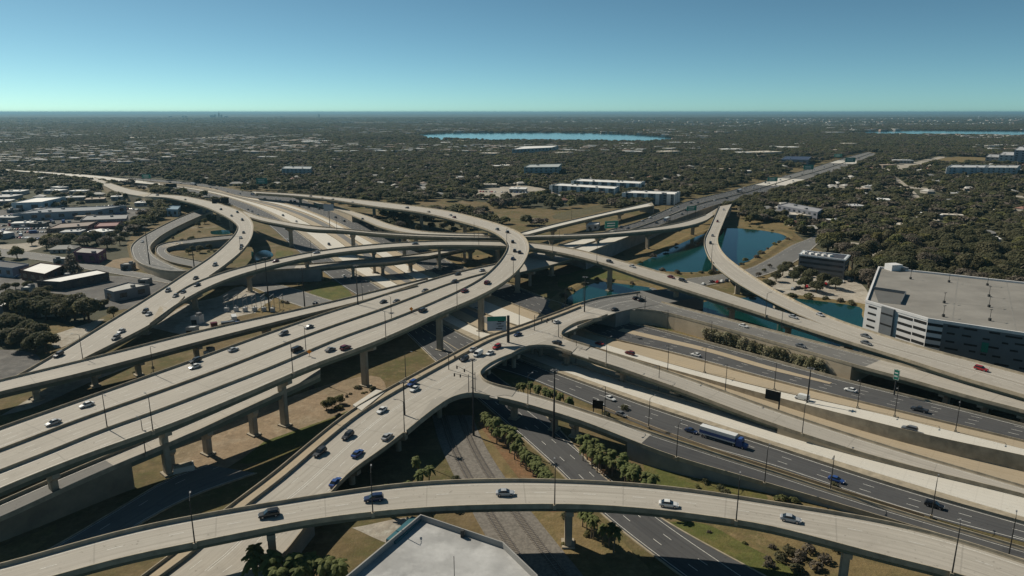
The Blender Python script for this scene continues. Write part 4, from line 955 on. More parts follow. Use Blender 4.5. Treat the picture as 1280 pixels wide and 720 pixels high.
for x, y, w in far:
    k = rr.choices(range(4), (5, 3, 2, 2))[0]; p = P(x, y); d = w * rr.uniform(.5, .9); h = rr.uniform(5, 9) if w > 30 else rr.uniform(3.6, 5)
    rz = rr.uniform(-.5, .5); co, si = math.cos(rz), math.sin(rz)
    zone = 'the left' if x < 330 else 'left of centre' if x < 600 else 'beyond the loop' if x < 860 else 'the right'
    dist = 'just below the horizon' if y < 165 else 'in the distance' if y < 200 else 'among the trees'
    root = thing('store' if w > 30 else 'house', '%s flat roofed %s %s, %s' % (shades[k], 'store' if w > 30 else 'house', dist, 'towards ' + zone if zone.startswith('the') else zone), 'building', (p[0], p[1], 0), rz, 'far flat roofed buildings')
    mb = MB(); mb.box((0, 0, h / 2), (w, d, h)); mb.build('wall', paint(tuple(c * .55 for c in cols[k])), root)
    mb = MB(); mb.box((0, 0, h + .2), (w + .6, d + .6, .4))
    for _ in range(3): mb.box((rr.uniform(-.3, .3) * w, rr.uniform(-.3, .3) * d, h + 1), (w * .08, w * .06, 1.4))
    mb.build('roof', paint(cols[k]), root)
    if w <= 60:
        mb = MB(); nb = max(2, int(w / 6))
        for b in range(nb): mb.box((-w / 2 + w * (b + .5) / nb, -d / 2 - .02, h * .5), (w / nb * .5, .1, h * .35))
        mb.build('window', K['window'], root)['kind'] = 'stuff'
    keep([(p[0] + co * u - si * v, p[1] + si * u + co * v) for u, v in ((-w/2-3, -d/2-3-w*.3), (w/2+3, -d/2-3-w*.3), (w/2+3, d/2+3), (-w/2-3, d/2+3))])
# towers on the horizon
for i, (x, hgt, w) in enumerate([(213,24,60),(229,34,34),(233,26,40),(265,44,60),(269,56,36),(274,84,26),(277,50,30),(283,28,60),(399,62,20),(352,24,50),(1225,22,50),(700,20,60)]):
    p = P(x, 147.0); s = 1.0
    root = thing('skyscraper', ['tiny pale tower on the horizon, %s' % w_ for w_ in ('leftmost of the skyline', 'second from the left', 'third from the left', 'wide one before the tallest', 'beside the tallest', 'tallest of the skyline', 'just right of the tallest', 'low wide one at the right end of the skyline', 'thin one alone left of centre', 'low one alone left of centre', 'alone at the far right', 'alone above the lake')][i], 'skyscraper', (p[0], p[1], 0), 0, 'towers on the horizon')
    mb = MB(); mb.box((0, 0, hgt / 2), (w, w * .6, hgt)); mb.box((w * .1, 0, hgt + hgt * .06), (w * .5, w * .35, hgt * .12)); mb.build('wall', paint((.35, .37, .40)), root)
    mb = MB()
    for f in range(4): mb.box((0, -w * .3 - 1, hgt * (.2 + .2 * f)), (w * .9, 2, hgt * .08))
    mb.build('window', K['window'], root)['kind'] = 'stuff'
# electrical yard under the left ramps
p = P(318, 386)
sub = thing('electrical_yard', 'small electrical yard with grey frames under the left ramps', 'electrical yard', (p[0], p[1], 0))
rr = random.Random(3)
for k in range(7):
    x = -15 + k * 5; mb = MB()
    for s in (-3, 3): mb.tube((x, s, 0), (x, s, 7.5), .14, n=6)
    mb.box((x, 0, 7.5), (.3, 6.6, .35)); mb.box((x, 0, 5.4), (.2, 6.2, .2)); mb.build('frame', K['steel'], sub)
for k in range(6):
    mb = MB(); mb.box((-13 + k * 5, rr.uniform(-6, -4), 1.1), (2.2, 1.8, 2.2)); mb.tube((-13 + k * 5, -5, 2.1), (-13 + k * 5, -5, 3.4), .25); mb.build('transformer', paint((.42, .43, .43)), sub)

# ---------------------------------------------------------------- vehicles
CARCOL = {'white': (.62, .62, .60), 'silver': (.34, .35, .36), 'grey': (.13, .135, .14), 'black': (.015, .015, .017), 'dark': (.03, .032, .036), 'red': (.30, .018, .02), 'dark red': (.12, .012, .018), 'blue': (.03, .07, .22), 'navy': (.015, .028, .075), 'beige': (.38, .33, .25)}
CARM = {k: Mat('car_paint', c, .28, .5).m for k, c in CARCOL.items()}
def loft(mb, secs):
    """secs: (x, half width, low z, high z, top half width)"""
    b = len(mb.v)
    for x, w, z0, z1, wt in secs:
        zm = z0 + (z1 - z0) * .55
        mb.v += [(x, -w * .94, z0), (x, -w, zm), (x, -wt, z1), (x, wt, z1), (x, w, zm), (x, w * .94, z0)]
    n = 6
    for k in range(len(secs) - 1):
        for j in range(n): mb.f.append((b + k * n + j, b + (k + 1) * n + j, b + (k + 1) * n + (j + 1) % n, b + k * n + (j + 1) % n))
    mb.f.append(tuple(range(b + n - 1, b - 1, -1))); e = b + (len(secs) - 1) * n; mb.f.append(tuple(range(e, e + n)))
def make_vehicle(kind, colour):
    m = CARM[colour]; r = thing({'sedan': 'sedan', 'suv': 'suv', 'van': 'van', 'pickup': 'pickup', 'lorry': 'lorry'}[kind], 'car', kind if kind in ('van', 'pickup', 'lorry') else 'car')
    w = .92; mb = MB(); gl = MB(); wb = (-1.4, 1.4); wr = .33
    if kind == 'sedan':
        loft(mb, [(-2.3, .72, .42, .78, .62), (-2.15, .88, .28, .92, .80), (-1.2, w, .22, .95, .84), (.9, w, .22, .92, .84), (1.9, .88, .25, .78, .76), (2.3, .70, .36, .62, .58)])
        loft(mb, [(-1.05, .66, 1.40, 1.44, .62), (-.3, .68, 1.42, 1.48, .64), (.25, .66, 1.40, 1.45, .62)])
        loft(gl, [(-1.75, .80, .90, .95, .78), (-1.0, .80, .90, 1.41, .64), (.2, .80, .90, 1.42, .64), (1.05, .78, .88, .93, .76)])
    elif kind == 'suv':
        loft(mb, [(-2.35, .84, .40, 1.0, .80), (-2.2, .93, .30, 1.05, .86), (0, .95, .27, 1.06, .88), (1.3, .94, .27, 1.02, .86), (2.2, .88, .32, .90, .78), (2.4, .74, .42, .75, .66)])
        loft(mb, [(-2.0, .70, 1.66, 1.72, .66), (-.4, .72, 1.68, 1.76, .68), (.3, .70, 1.66, 1.72, .66)])
        loft(gl, [(-2.25, .84, 1.0, 1.06, .82), (-1.95, .84, 1.0, 1.68, .69), (.25, .84, 1.0, 1.69, .69), (1.15, .82, .98, 1.03, .80)]); wr = .38; wb = (-1.45, 1.45)
    elif kind == 'van':
        loft(mb, [(-2.7, .94, .42, 2.0, .84), (-2.6, .98, .34, 2.08, .88), (.8, .98, .30, 2.10, .88), (1.2, .98, .30, 1.98, .86)])
        loft(mb, [(1.2, .98, .30, 1.15, .92), (2.2, .94, .32, 1.05, .84), (2.6, .82, .42, .80, .72)])
        loft(gl, [(1.0, .90, 1.12, 1.98, .84), (1.3, .89, 1.12, 1.90, .82), (2.0, .86, 1.04, 1.10, .80)]); wr = .38; wb = (-1.7, 1.7)
    elif kind == 'pickup':
        loft(mb, [(-2.75, .90, .50, 1.05, .86), (-2.6, .95, .42, 1.10, .90), (-.7, .95, .36, 1.10, .90), (1.2, .95, .36, 1.06, .88), (2.5, .90, .40, .98, .82), (2.75, .80, .48, .82, .74)])
        loft(mb, [(-.55, .72, 1.74, 1.79, .68), (.5, .72, 1.74, 1.80, .68)])
        mb.box((-1.7, 0, 1.12), (1.7, 1.5, .06))
        loft(gl, [(-.75, .84, 1.05, 1.10, .82), (-.55, .84, 1.05, 1.76, .70), (.5, .84, 1.05, 1.76, .70), (1.3, .82, 1.02, 1.08, .80)]); wr = .42; wb = (-1.75, 1.75)
    else:
        loft(mb, [(4.3, 1.2, .6, 2.4, 1.1), (4.5, 1.22, .5, 3.2, 1.1), (6.0, 1.22, .5, 3.3, 1.05), (6.4, 1.2, .5, 2.6, 1.1)])
        loft(mb, [(6.3, 1.1, .5, 1.7, 1.0), (7.6, 1.05, .5, 1.55, .9), (7.9, .95, .6, 1.3, .8)])
        loft(gl, [(6.0, 1.10, 1.9, 2.7, 1.0), (6.45, 1.06, 1.9, 2.55, .96)])
        tr = MB(); tr.box((-2.0, 0, 2.55), (12.2, 2.5, 2.7)); tr.box((-2.0, 0, 1.1), (12.0, 1.0, .25)); tr.build('trailer', CARM['white'], r)
        st = MB(); st.box((-2.0, 0, 2.2), (12.21, 2.52, 1.1)); st.build('trailer_stripe', CARM['blue'], r)
        wr = .5; wb = (-7.0, -5.8, 3.6, 6.6)
    mb.build('body', m, r); gl.build('window', K['glass'], r)
    for x in wb:
        for s in (-1, 1):
            y = s * (w - .06 if kind != 'lorry' else 1.05)
            t_ = MB(); t_.tube((x, y - .12, wr), (x, y + .12, wr), wr, n=14); wh = t_.build('wheel', K['tyre'], r)
            q = MB(); q.tube((x, y + s * .115, wr), (x, y + s * .13, wr), wr * .6, n=10); q.build('rim', K['rim'], wh)
    fx = {'sedan': 2.2, 'suv': 2.3, 'van': 2.5, 'pickup': 2.68, 'lorry': 7.8}[kind]; bx = {'sedan': -2.2, 'suv': -2.3, 'van': -2.66, 'pickup': -2.72, 'lorry': -8.1}[kind]
    fz = .62 if kind == 'sedan' else .75
    for s in (-1, 1):
        q = MB(); q.box((fx, s * .58, fz), (.18, .3, .14)); q.build('headlight', K['lamp'], r)
        q = MB(); q.box((bx, s * .66, fz + .15), (.12, .26, .16)); q.build('tail_light', K['tail'], r)
    remember(r); r.hide_render = False
    return r
PROTO, VEH = {}, []
def vehicle(road, x, y, kind, colour, flip=False):
    rb = RB[road]; dz = .05
    t_, s = rb.find(x, y, .7); p, h = rb.at(t_, s, .03)
    if abs(proj(p)[0] - x) > 25: return
    k = int(t_ * (rb.n - 1)); pitch = 0.0
    h += math.pi if flip else 0
    key = (kind, colour)
    if key not in PROTO:
        PROTO[key] = make_vehicle(kind, colour); o = PROTO[key]; o.location = p; o.rotation_euler = (0, 0, h)
    else: o = dup(PROTO[key], p, h)
    T = rb.T[k]; sl = math.atan2(T[2], math.hypot(T[0], T[1])); o.rotation_euler = (0, -sl if not flip else sl, h)
    VEH.append((road, x, y, kind, colour, o))
ROADNAME = {'fore': 'the bottom ramp', 'wide': 'the broad carriageway', 'loop': 'the tall looping flyover', 'curve': 'the curved left ramp', 'long': 'the long high ramp', 'swan': 'the swan neck ramp', 'street': 'the street bridge', 'drop': 'the falling pale ramp', 'fall': 'the lower ramp', 'front': 'the frontage road', 'band0': 'the near motorway lanes', 'band8': 'the far motorway lanes', 'band2': 'the near express lanes', 'band6': 'the far express lanes', 'east': 'the motorway beyond the loop', 'climb': 'the climbing ramp', 'loopleft': 'the left loop ramp', 'across': 'the edge-on ramp', 'low': 'the low ramp', 'back': 'the street behind the pond', 'below': 'the street below the bridges', 'west': 'the far left viaduct', 'side': 'the side street under the ramps', 'narrow': 'the narrow merging ramp'}
for road, lst in dict(
 fore=[(338,643,'suv','black',1),(464,623,'suv','navy',1),(640,614,'sedan','silver',0),(830,628,'sedan','white',0),(986,648,'sedan','silver',0)],
 wide=[(107,503,'sedan','white',1),(243,451,'suv','dark',1),(246,459,'sedan','white',1),(370,434,'van','black',0),(352,417,'suv','grey',1),(384,409,'sedan','grey',1),(478,377,'sedan','dark',1),(494,375,'sedan','grey',1),(568,351,'suv','dark',1),(572,341,'sedan','dark',1),(601,337,'sedan','silver',1),(532,364,'sedan','grey',1),(290,436,'sedan','silver',0),(70,524,'sedan','silver',1),(630,334,'sedan','grey',0)],
 loop=[(431,432,'suv','dark red',0),(412,437,'sedan','grey',0),(528,387,'suv','dark',0),(582,364,'sedan','dark red',0),(609,354,'suv','dark red',0),(621,286,'suv','grey',0),(634,290,'suv','dark',0),(641,302,'suv','black',0),(643,313,'suv','black',0),(650,315,'suv','dark',0),(640,322,'sedan','navy',0),(440,253,'sedan','silver',0),(509,260,'suv','dark',0),(535,265,'sedan','beige',0),(563,269,'sedan','silver',0),(567,271,'suv','dark red',0),(402,248,'sedan','beige',0),(416,249,'suv','dark',0),(388,245,'sedan','grey',0)],
 curve=[(72,445,'suv','dark',1),(145,423,'suv','grey',1),(150,412,'sedan','silver',1),(180,388,'suv','dark',1),(187,391,'sedan','silver',1),(210,364,'suv','grey',1),(229,364,'sedan','dark',1),(244,347,'sedan','black',1),(268,330,'suv','grey',1),(301,311,'sedan','grey',1),(302,306,'sedan','dark',1),(304,290,'sedan','dark',1),(301,297,'sedan','silver',1),(303,274,'suv','dark',1),(289,269,'sedan','grey',1),(297,265,'suv','dark',1),(276,262,'suv','dark',0),(231,249,'sedan','beige',0),(197,244,'suv','grey',0)],
 long=[(246,357,'sedan','black',1),(220,370,'sedan','grey',1),(345,325,'sedan','dark red',1),(395,317,'sedan','silver',1),(762,326,'suv','dark',0),(790,334,'sedan','silver',0),(853,349,'suv','dark',0),(838,345,'sedan','dark red',0),(992,396,'sedan','silver',0),(520,304,'sedan','grey',1),(1084,431,'sedan','grey',0)],
 swan=[(897,277,'suv','dark red',0),(891,294,'sedan','grey',0),(888,304,'suv','black',0),(1026,392,'sedan','silver',0),(1083,419,'sedan','grey',0),(1226,460,'suv','red',0),(905,262,'sedan','silver',0)],
 street=[(582,449,'suv','dark',1),(596,444,'van','white',1),(612,439,'sedan','white',1),(622,434,'suv','red',1),(592,436,'sedan','silver',1),(648,419,'sedan','navy',1),(697,401,'sedan','white',0),(515,480,'suv','blue',1),(519,485,'sedan','white',1),(474,513,'sedan','white',1),(432,547,'suv','dark',1),(400,569,'suv','dark',1),(481,545,'sedan','silver',0),(446,562,'sedan','blue',0),(420,597,'sedan','blue',0),(770,386,'sedan','dark',0),(795,372,'suv','black',0),(801,374,'suv','black',0)],
 drop=[(697,428,'suv','black',1)],
 band0=[(745,499,'sedan','white',0),(764,503,'sedan','white',0),(775,517,'sedan','grey',0),(865,537,'sedan','navy',0),(910,556,'lorry','blue',0),(1046,598,'sedan','blue',0),(1183,634,'suv','black',0),(355,303,'sedan','white',0),(310,262,'sedan','dark',0),(316,264,'sedan','grey',0),(323,269,'suv','dark',0),(395,324,'sedan','white',0),(430,345,'sedan','white',0)],
 band2=[(354,269,'suv','dark',0),(412,305,'suv','dark',0),(381,283,'sedan','dark',0),(371,276,'sedan','silver',0)],
 band6=[(750,432,'sedan','red',1),(786,439,'suv','dark red',1),(1000,493,'van','white',1),(1136,535,'suv','grey',1),(590,396,'sedan','silver',1)],
 band8=[(870,447,'sedan','white',1),(1146,506,'pickup','dark',1),(1062,484,'sedan','white',1),(318,244,'lorry','black',1),(330,249,'sedan','grey',1),(364,251,'suv','dark',1),(373,258,'sedan','grey',1),(386,259,'sedan','dark',1),(399,261,'suv','dark',1),(420,271,'suv','black',1),(430,277,'suv','dark',1),(345,249,'sedan','white',0),(351,250,'suv','white',0),(368,252,'van','dark',0),(240,239,'lorry','black',0),(262,238,'suv','dark',0),(270,237,'suv','black',0),(285,240,'sedan','grey',0),(225,235,'sedan','dark',0),(212,234,'van','black',0),(300,242,'sedan','silver',1),(545,335,'sedan','grey',1)],
 east=[(776,284,'suv','dark',1),(785,284,'sedan','grey',1),(791,291,'suv','dark',0),(833,276,'lorry','dark',0),(822,279,'sedan','black',0),(864,254,'suv','black',1),(872,254,'sedan','dark',1),(837,263,'sedan','white',1),(803,275,'sedan','silver',1),(908,247,'suv','dark',0),(924,240,'lorry','dark',1),(941,235,'suv','white',1),(962,229,'sedan','silver',1),(975,225,'van','white',1),(988,221,'suv','dark',0),(1003,218,'suv','grey',1),(1018,212,'sedan','white',1),(1030,209,'suv','silver',1),(1042,206,'van','dark',0),(1056,200,'suv','red',1),(880,258,'sedan','white',0),(852,268,'sedan','grey',0),(893,250,'sedan','white',1),(813,272,'suv','white',1),(846,259,'sedan','silver',1),(858,262,'suv','dark',0),(915,244,'sedan','silver',0),(930,234,'suv','white',1),(935,240,'sedan','grey',0),(950,237,'sedan','white',0),(957,228,'suv','dark',1),(970,231,'sedan','beige',0),(982,219,'sedan','white',1),(992,226,'suv','silver',0),(1010,209,'van','white',1),(1022,217,'sedan','dark',0),(1027,206,'sedan','silver',1),(1037,213,'suv','white',0),(1050,207,'sedan','dark',0),(1048,199,'suv','silver',1),(1066,197,'sedan','white',1),(1074,198,'suv','grey',0)],
 front=[(930,408,'sedan','white',0),(1000,429,'sedan','grey',0)],
 loopleft=[(178,301,'sedan','white',0)],
 back=[(890,350,'sedan','grey',0),(866,354,'sedan','dark',0)],
 west=[(100,218,'sedan','dark',0),(48,214,'sedan','white',0)],
 side=[(395,381,'suv','black',0)],
 climb=[(453,276,'suv','black',0)],
).items():
    for x, y, kind, colour, fl in lst: vehicle(road, x, y, kind, colour, bool(fl))
ORD = ['first', 'second', 'third', 'fourth', 'fifth', 'sixth', 'seventh', 'eighth', 'ninth', 'tenth', 'eleventh', 'twelfth', 'thirteenth', 'fourteenth', 'fifteenth', 'sixteenth', 'seventeenth', 'eighteenth', 'nineteenth', 'twentieth', 'twenty-first', 'twenty-second', 'twenty-third', 'twenty-fourth', 'twenty-fifth', 'twenty-sixth']
KIND = {'sedan': 'sedan', 'suv': 'tall car', 'van': 'van', 'pickup': 'pickup', 'lorry': 'lorry'}
for road in {v[0] for v in VEH}:
    vs = sorted([v for v in VEH if v[0] == road], key=lambda v: v[1])
    same = {}
    for v in vs: same.setdefault((v[3], v[4]), []).append(v)
    for kc, l in same.items():
        for i, v in enumerate(l):
            lab = '%s %s on %s' % (kc[1], KIND[kc[0]], ROADNAME[road]) if len(l) == 1 else '%s %s on %s, %s of these from the left' % (kc[1], KIND[kc[0]], ROADNAME[road], ORD[i])
            tag(v[5], lab, kc[0] if kc[0] in ('van', 'pickup', 'lorry') else 'car', 'vehicles on ' + ROADNAME[road])
# parked cars in the yards on the left and beyond
simple_car = {}
def parked(p, rz, colour, label, group):
    if colour not in simple_car:
        mb = MB(); loft(mb, [(-2.2, .8, .25, .85, .7), (-1.9, .9, .2, .95, .8), (-1.3, .9, .2, 1.42, .62), (.2, .9, .2, 1.45, .62), (1.0, .9, .2, .95, .8), (2.2, .78, .25, .75, .65)])
        for x in (-1.4, 1.4):
            for s in (-1, 1): mb.tube((x, s * .75, .32), (x, s * .93, .32), .32, n=8)
        o = mb.build('parked_car', CARM[colour]); simple_car[colour] = o
    else:
        o = simple_car[colour].copy(); COL.objects.link(o)
    o.location = p; o.rotation_euler = (0, 0, rz); tag(o, label, 'car', group)
rr = random.Random(21)
for (x0, y0), (x1, y1), n, rows, where in (((4,276),(150,268),26,1,'in front of the long left warehouse'),((5,283),(60,279),14,1,'left of the brown shed'),((20,291),(130,291),22,1,'in the lower row of the left yards'),((70,272),(98,271),7,1,'beside the flat grey shed'),((160,262),(200,264),10,1,'by the pale store'),((80,358),(125,352),9,1,'in front of the long white shed'),((880,356),(935,348),7,1,'by the street behind the pond'),((990,362),(1062,352),10,1,'on the pale ground near the dark office'),((600,240),(680,242),14,1,'in the far lot beyond the loop'),((2,288),(60,286),16,1,'in the middle row of the left yards'),((100,287),(150,289),14,1,'by the reddish shed'),((0,296),(60,300),12,1,'on the pale lot left of the loop'),((90,262),(160,256),12,1,'behind the long left warehouse'),((0,344),(40,348),9,1,'beside the brick hall')):
    for i in range(int(n * 1.6)):
        f = (i + rr.uniform(-.2, .2)) / max(1, int(n * 1.6) - 1); p = P(x0 + (x1 - x0) * f, y0 + (y1 - y0) * f)
        if rr.random() < .15: continue
        c = rr.choice(('white', 'white', 'silver', 'grey', 'black', 'dark', 'beige', 'red', 'blue'))
        parked((p[0], p[1], .12), rr.choice((0, math.pi)) + 1.1 + rr.uniform(-.05, .05), c, '%s car parked %s' % (c, where), 'cars parked ' + where)

# ---------------------------------------------------------------- lamp posts, masts and signs
def make_lamp(h=11.0):
    r = thing('lamp_post', 'lamp', 'lamp post')
    mb = MB(); mb.tube((0, 0, 0), (0, 0, h), .16, .09, 8); mb.build('pole', K['dark'], r)
    mb = MB(); mb.box((0, 0, .2), (.7, .7, 1.2)); mb.build('pedestal', K['barrier'], r)
    mb = MB(); mb.tube((0, 0, h - .1), (1.0, 0, h + .3), .06, n=6); mb.tube((1.0, 0, h + .3), (2.6, 0, h + .35), .055, n=6); mb.build('arm', K['dark'], r)
    mb = MB(); mb.box((2.9, 0, h + .3), (.9, .34, .14)); mb.build('lamp', K['steel'], r)
    remember(r); return r
LP = None; LAMPS = []
def lamp(road, x, y, side):
    global LP
    rb = RB[road]; best = None; E = rb.R if side else rb.L
    for k in range(rb.n):
        q = proj(E[k] + np.array([0, 0, .8])); d = (q[0] - x) ** 2 + (q[1] - y) ** 2
        if best is None or d < best[0]: best = (d, k)
    k = best[1]; X = -rb.X[k] if side else rb.X[k]; p = E[k] - X * .25; rz = math.atan2(X[1], X[0])
    if LP is None: LP = make_lamp(); o = LP; o.location = p; o.rotation_euler = (0, 0, rz)
    else: o = dup(LP, p, rz)
    LAMPS.append((road, side, x, o))
for road, side, lst in (('fore', 1, [(250,676),(466,640),(697,631),(923,652),(1182,708)]), ('loop', 1, [(195,533),(360,468),(481,417),(572,379),(638,342)]),
 ('wide', 0, [(190,468),(452,372),(580,338)]), ('loop', 0, [(136,533),(632,306)]), ('street', 1, [(501,541)]), ('street', 0, [(508,474),(651,406),(707,387),(728,379),(600,423)]),
 ('drop', 1, [(760,456),(1010,542)]), ('drop', 0, [(835,464),(910,491)]), ('fall', 1, [(655,503),(1270,697),(847,573),(949,605)]), ('fall', 0, [(752,517),(1045,611)]), ('long', 1, [(745,329),(955,392),(690,315),(320,338),(390,320),(595,308)]),
 ('curve', 1, [(100,450),(300,314)]), ('front', 0, [(975,414)]), ('swan', 0, [(884,330)]), ('across', 1, [(420,289),(590,298)]), ('wide', 1, [(485,398),(380,440)]), ('band6', 0, [(878,467),(960,487),(1078,513),(1118,523),(1190,540)]), ('band8', 0, [(830,416),(890,432)]), ('band2', 0, [(715,456),(820,490)]), ('band0', 1, [(815,528),(1160,647)]), ('under', 1, [(180,564)]),
 ('east', 0, [(700,305),(760,286),(832,262),(880,245),(948,228)]), ('low', 0, [(715,274)])):
    for x, y in lst: lamp(road, x, y, side)
for road, side in {(l[0], l[1]) for l in LAMPS}:
    ls = sorted([l for l in LAMPS if l[0] == road and l[1] == side], key=lambda l: l[2])
    for i, l in enumerate(ls):
        tag(l[3], ('lamp post on the %s edge of %s' % ('near' if side else 'far', ROADNAME.get(road, 'the tucked ramp'))) + (', %s from the left' % ORD[i] if len(ls) > 1 else ''), 'lamp post', 'lamp posts along the roads')
def post_at(x, y, z): p = P(x, y, z); return (p[0], p[1], z)
# tall masts on the ground
for x, y, h, lab in ((449,410,32,'tall dark mast rising beside the broad carriageway'), (730,409,26,'tall dark mast beside the far end of the street bridge'), (188,338,30,'tall dark mast inside the left loop ramp'), (337,390,30,'tall dark mast in the ground below the long ramp'), (382,398,27,'tall dark mast right of the pier of the long ramp'), (243,336,18,'shorter dark mast inside the inner left loop'), (692,548,24,'tall dark mast by the lower ramp and the near lanes'), (592,545,27,'tall dark mast at the corner of the street bridge'), (264,262,16,'dark mast beside the curved ramp near the horizon'), (507,548,20,'grey mast on the far side of the street bridge'), (1008,512,16,'dark mast between the express lanes and the falling ramp')):
    p = P(x, y); r = thing('high_mast', lab, 'light mast', (p[0], p[1], 0), 0, 'tall masts among the ramps')
    mb = MB(); mb.tube((0, 0, -.2), (0, 0, h), .42, .16, 10); mb.build('pole', K['dark'], r)
    mb = MB(); mb.tube((0, 0, h - .2), (0, 0, h + .1), .8, .8, 10); mb.build('ring', K['dark'], r)
    for k in range(6):
        u = k * math.pi / 3; mb = MB(); mb.box((1.1 * math.cos(u), 1.1 * math.sin(u), h - .15), (.6, .4, .25), u); mb.build('lamp', K['steel'], r)
def sign(name, lab, x, y, z, w, hgt, clear, mat, posts=2, rz=None, mat2=None, arm=0.0, backplane=None):
    p = P(x, y, z)
    r = thing(name, lab, 'sign', (p[0], p[1], z), rz if rz is not None else 0)
    xs = (0,) if posts == 1 else (-w * .42, w * .42)
    for q in xs:
        mb = MB(); mb.tube((q, .25, -.3), (q, .25, clear + hgt), .28 if posts == 1 else .2, n=8); mb.build('post', K['dark'], r)
    mb = MB(); mb.box((arm, 0, clear + hgt / 2), (w, .22, hgt)); pn = mb.build('panel', K[mat], r)
    if mat2:
        mb = MB(); mb.box((arm, -.13, clear + hgt * .84), (w, .06, hgt * .32)); mb.build('top_panel', K[mat2], r)
        for i in range(4):
            mb = MB(); mb.box((arm + w * (.12 + .10 * (i % 2)), -.13, clear + hgt * (.16 + .16 * i)), (w * .34 - .4 * (i % 3), .05, hgt * .06)); mb.build('marking', K['black'], r)
    if mat == 'green':
        mb = MB()
        for i in range(2): mb.box((arm - w * .05, -.13, clear + hgt * (.35 + .33 * i)), (w * .6, .03, hgt * .13))
        mb.build('lettering', K['white'], r)
        mb = MB()
        for (bx, bz, bw, bh) in ((arm, clear + .06, w, .1), (arm, clear + hgt - .06, w, .1), (arm - w / 2 + .06, clear + hgt / 2, .1, hgt), (arm + w / 2 - .06, clear + hgt / 2, .1, hgt)): mb.box((bx, -.125, bz), (bw, .03, bh))
        mb.build('border', K['white'], r)
    return r
big = sign('overhead_sign', 'big grey sign panel with a green top band beside the street bridge', 635.5, 452, 0, 8.2, 6.4, 14.2, 'signgrey', 1, .12, 'green', arm=-5.0)
for c in [c for c in bpy.data.objects if c.parent == big and c.name.startswith('post')]:
    c.scale = (2.2, 2.2, 1)
sign('overhead_sign', 'black sign board on two legs between the lower ramp and the near lanes', 747, 516, .5, 3.9, 3.2, 1.6, 'black', 2, -.4)
sign('overhead_sign', 'black rounded sign beside a dark post on the falling ramp edge', 973, 512, 1.5, 5.0, 3.6, 3.0, 'black', 1, -.7, arm=-2.6)
sign('road_sign', 'narrow green sign on a dark post below the frontage road wall', 1117, 495, 3.6, 2.0, 3.8, 6.4, 'green', 1, -.9)
sign('overhead_sign', 'black sign backs over the far left lanes, the left one of the pair', 271, 262, 8, 8, 5, 6, 'black', 1, .1)
sign('overhead_sign', 'black sign backs over the far left lanes, the right one of the pair', 282, 261, 8, 8, 5, 6, 'black', 1, .1)
sign('billboard', 'small white and blue billboard on a single pole over the motorway', 412.5, 286.5, 0, 9, 6, 17, 'signgrey', 1, .15)
for x, y, z, w, h, cl, lab in ((764,293,9,12,6,5,'green motorway sign above the lanes just right of the loop'), (864,271,6,11,4.5,6,'green motorway sign by the top of the swan neck ramp'), (965,232,1,18,6,6,'green motorway sign farther up the lanes beyond the bend'), (1010,217,1,22,8,7,'second green sign up the far motorway lanes'), (1047,201,.8,22,7,8,'third green sign up the far motorway lanes'), (1062,208,.8,26,9,8,'farthest green sign near the end of the lanes'), (328,237,0,16,8,8,'green sign above the far motorway lanes on the left'), (184,228,2,14,6,6,'faint green sign on the far left lanes')):
    sign('overhead_sign', lab, x, y, z, w, h, cl, 'green', 2, .35 if x > 600 else -.1)
sign('overhead_sign', 'dark sign gantry above the upper left lanes', 215, 240, 2, 14, 5, 6, 'black', 2, .1)
for x, y, lab in ((515,382,'small orange warning sign beside the looping flyover divider, right one'), (387,446,'small orange warning sign on the looping flyover, left one')):
    t_, s = RB['loop'].find(x, y); p, h = RB['loop'].at(t_, s); r = thing('warning_sign', lab, 'sign', tuple(p), 0, 'orange warning signs')
    mb = MB(); mb.add([(0, -.1, 1.0), (.9, -.1, 1.9), (0, -.1, 2.8), (-.9, -.1, 1.9), (0, .0, 1.0), (.9, .0, 1.9), (0, .0, 2.8), (-.9, .0, 1.9)], [(0, 1, 2, 3), (7, 6, 5, 4), (0, 4, 5, 1), (1, 5, 6, 2), (2, 6, 7, 3), (3, 7, 4, 0)]); mb.build('panel', K['orange'], r)
    mb = MB(); mb.tube((0, .05, 0), (0, .05, 1.2), .07); mb.tube((-.6, .05, .05), (.6, .05, .05), .06); mb.build('stand', K['dark'], r)
# traffic lights on the street bridge
for x, y, ln, rz, lab in ((594,489,11,2.3,'traffic light mast with a long arm at the near corner of the street bridge'), (561,462,7,-.8,'traffic light mast on the sidewalk side of the street bridge'), (668,413,9,-.9,'traffic light mast on the sidewalk side near the falling ramp'), (698,421,8,2.2,'traffic light mast at the corner of the falling ramp'), (586,492,6,2.7,'shorter signal post left of the long arm mast'), (806,388,9,1.9,'traffic light mast at the crossing by the frontage road')):
    z = 8.6 if x < 800 else 7.5; p = P(x, y, z); r = thing('traffic_light', lab, 'traffic light', (p[0], p[1], z), rz, 'traffic lights on the street bridge')
    mb = MB(); mb.tube((0, 0, 0), (0, 0, 7.2), .16, .11); mb.build('pole', K['dark'], r)
    mb = MB(); mb.tube((0, 0, 6.2), (ln, 0, 6.7), .11, .06); mb.build('arm', K['dark'], r)
    for q in (.55, .95):
        mb = MB(); mb.box((ln * q, 0, 6.1), (.34, .4, 1.1)); mb.build('signal_head', K['black'], r)

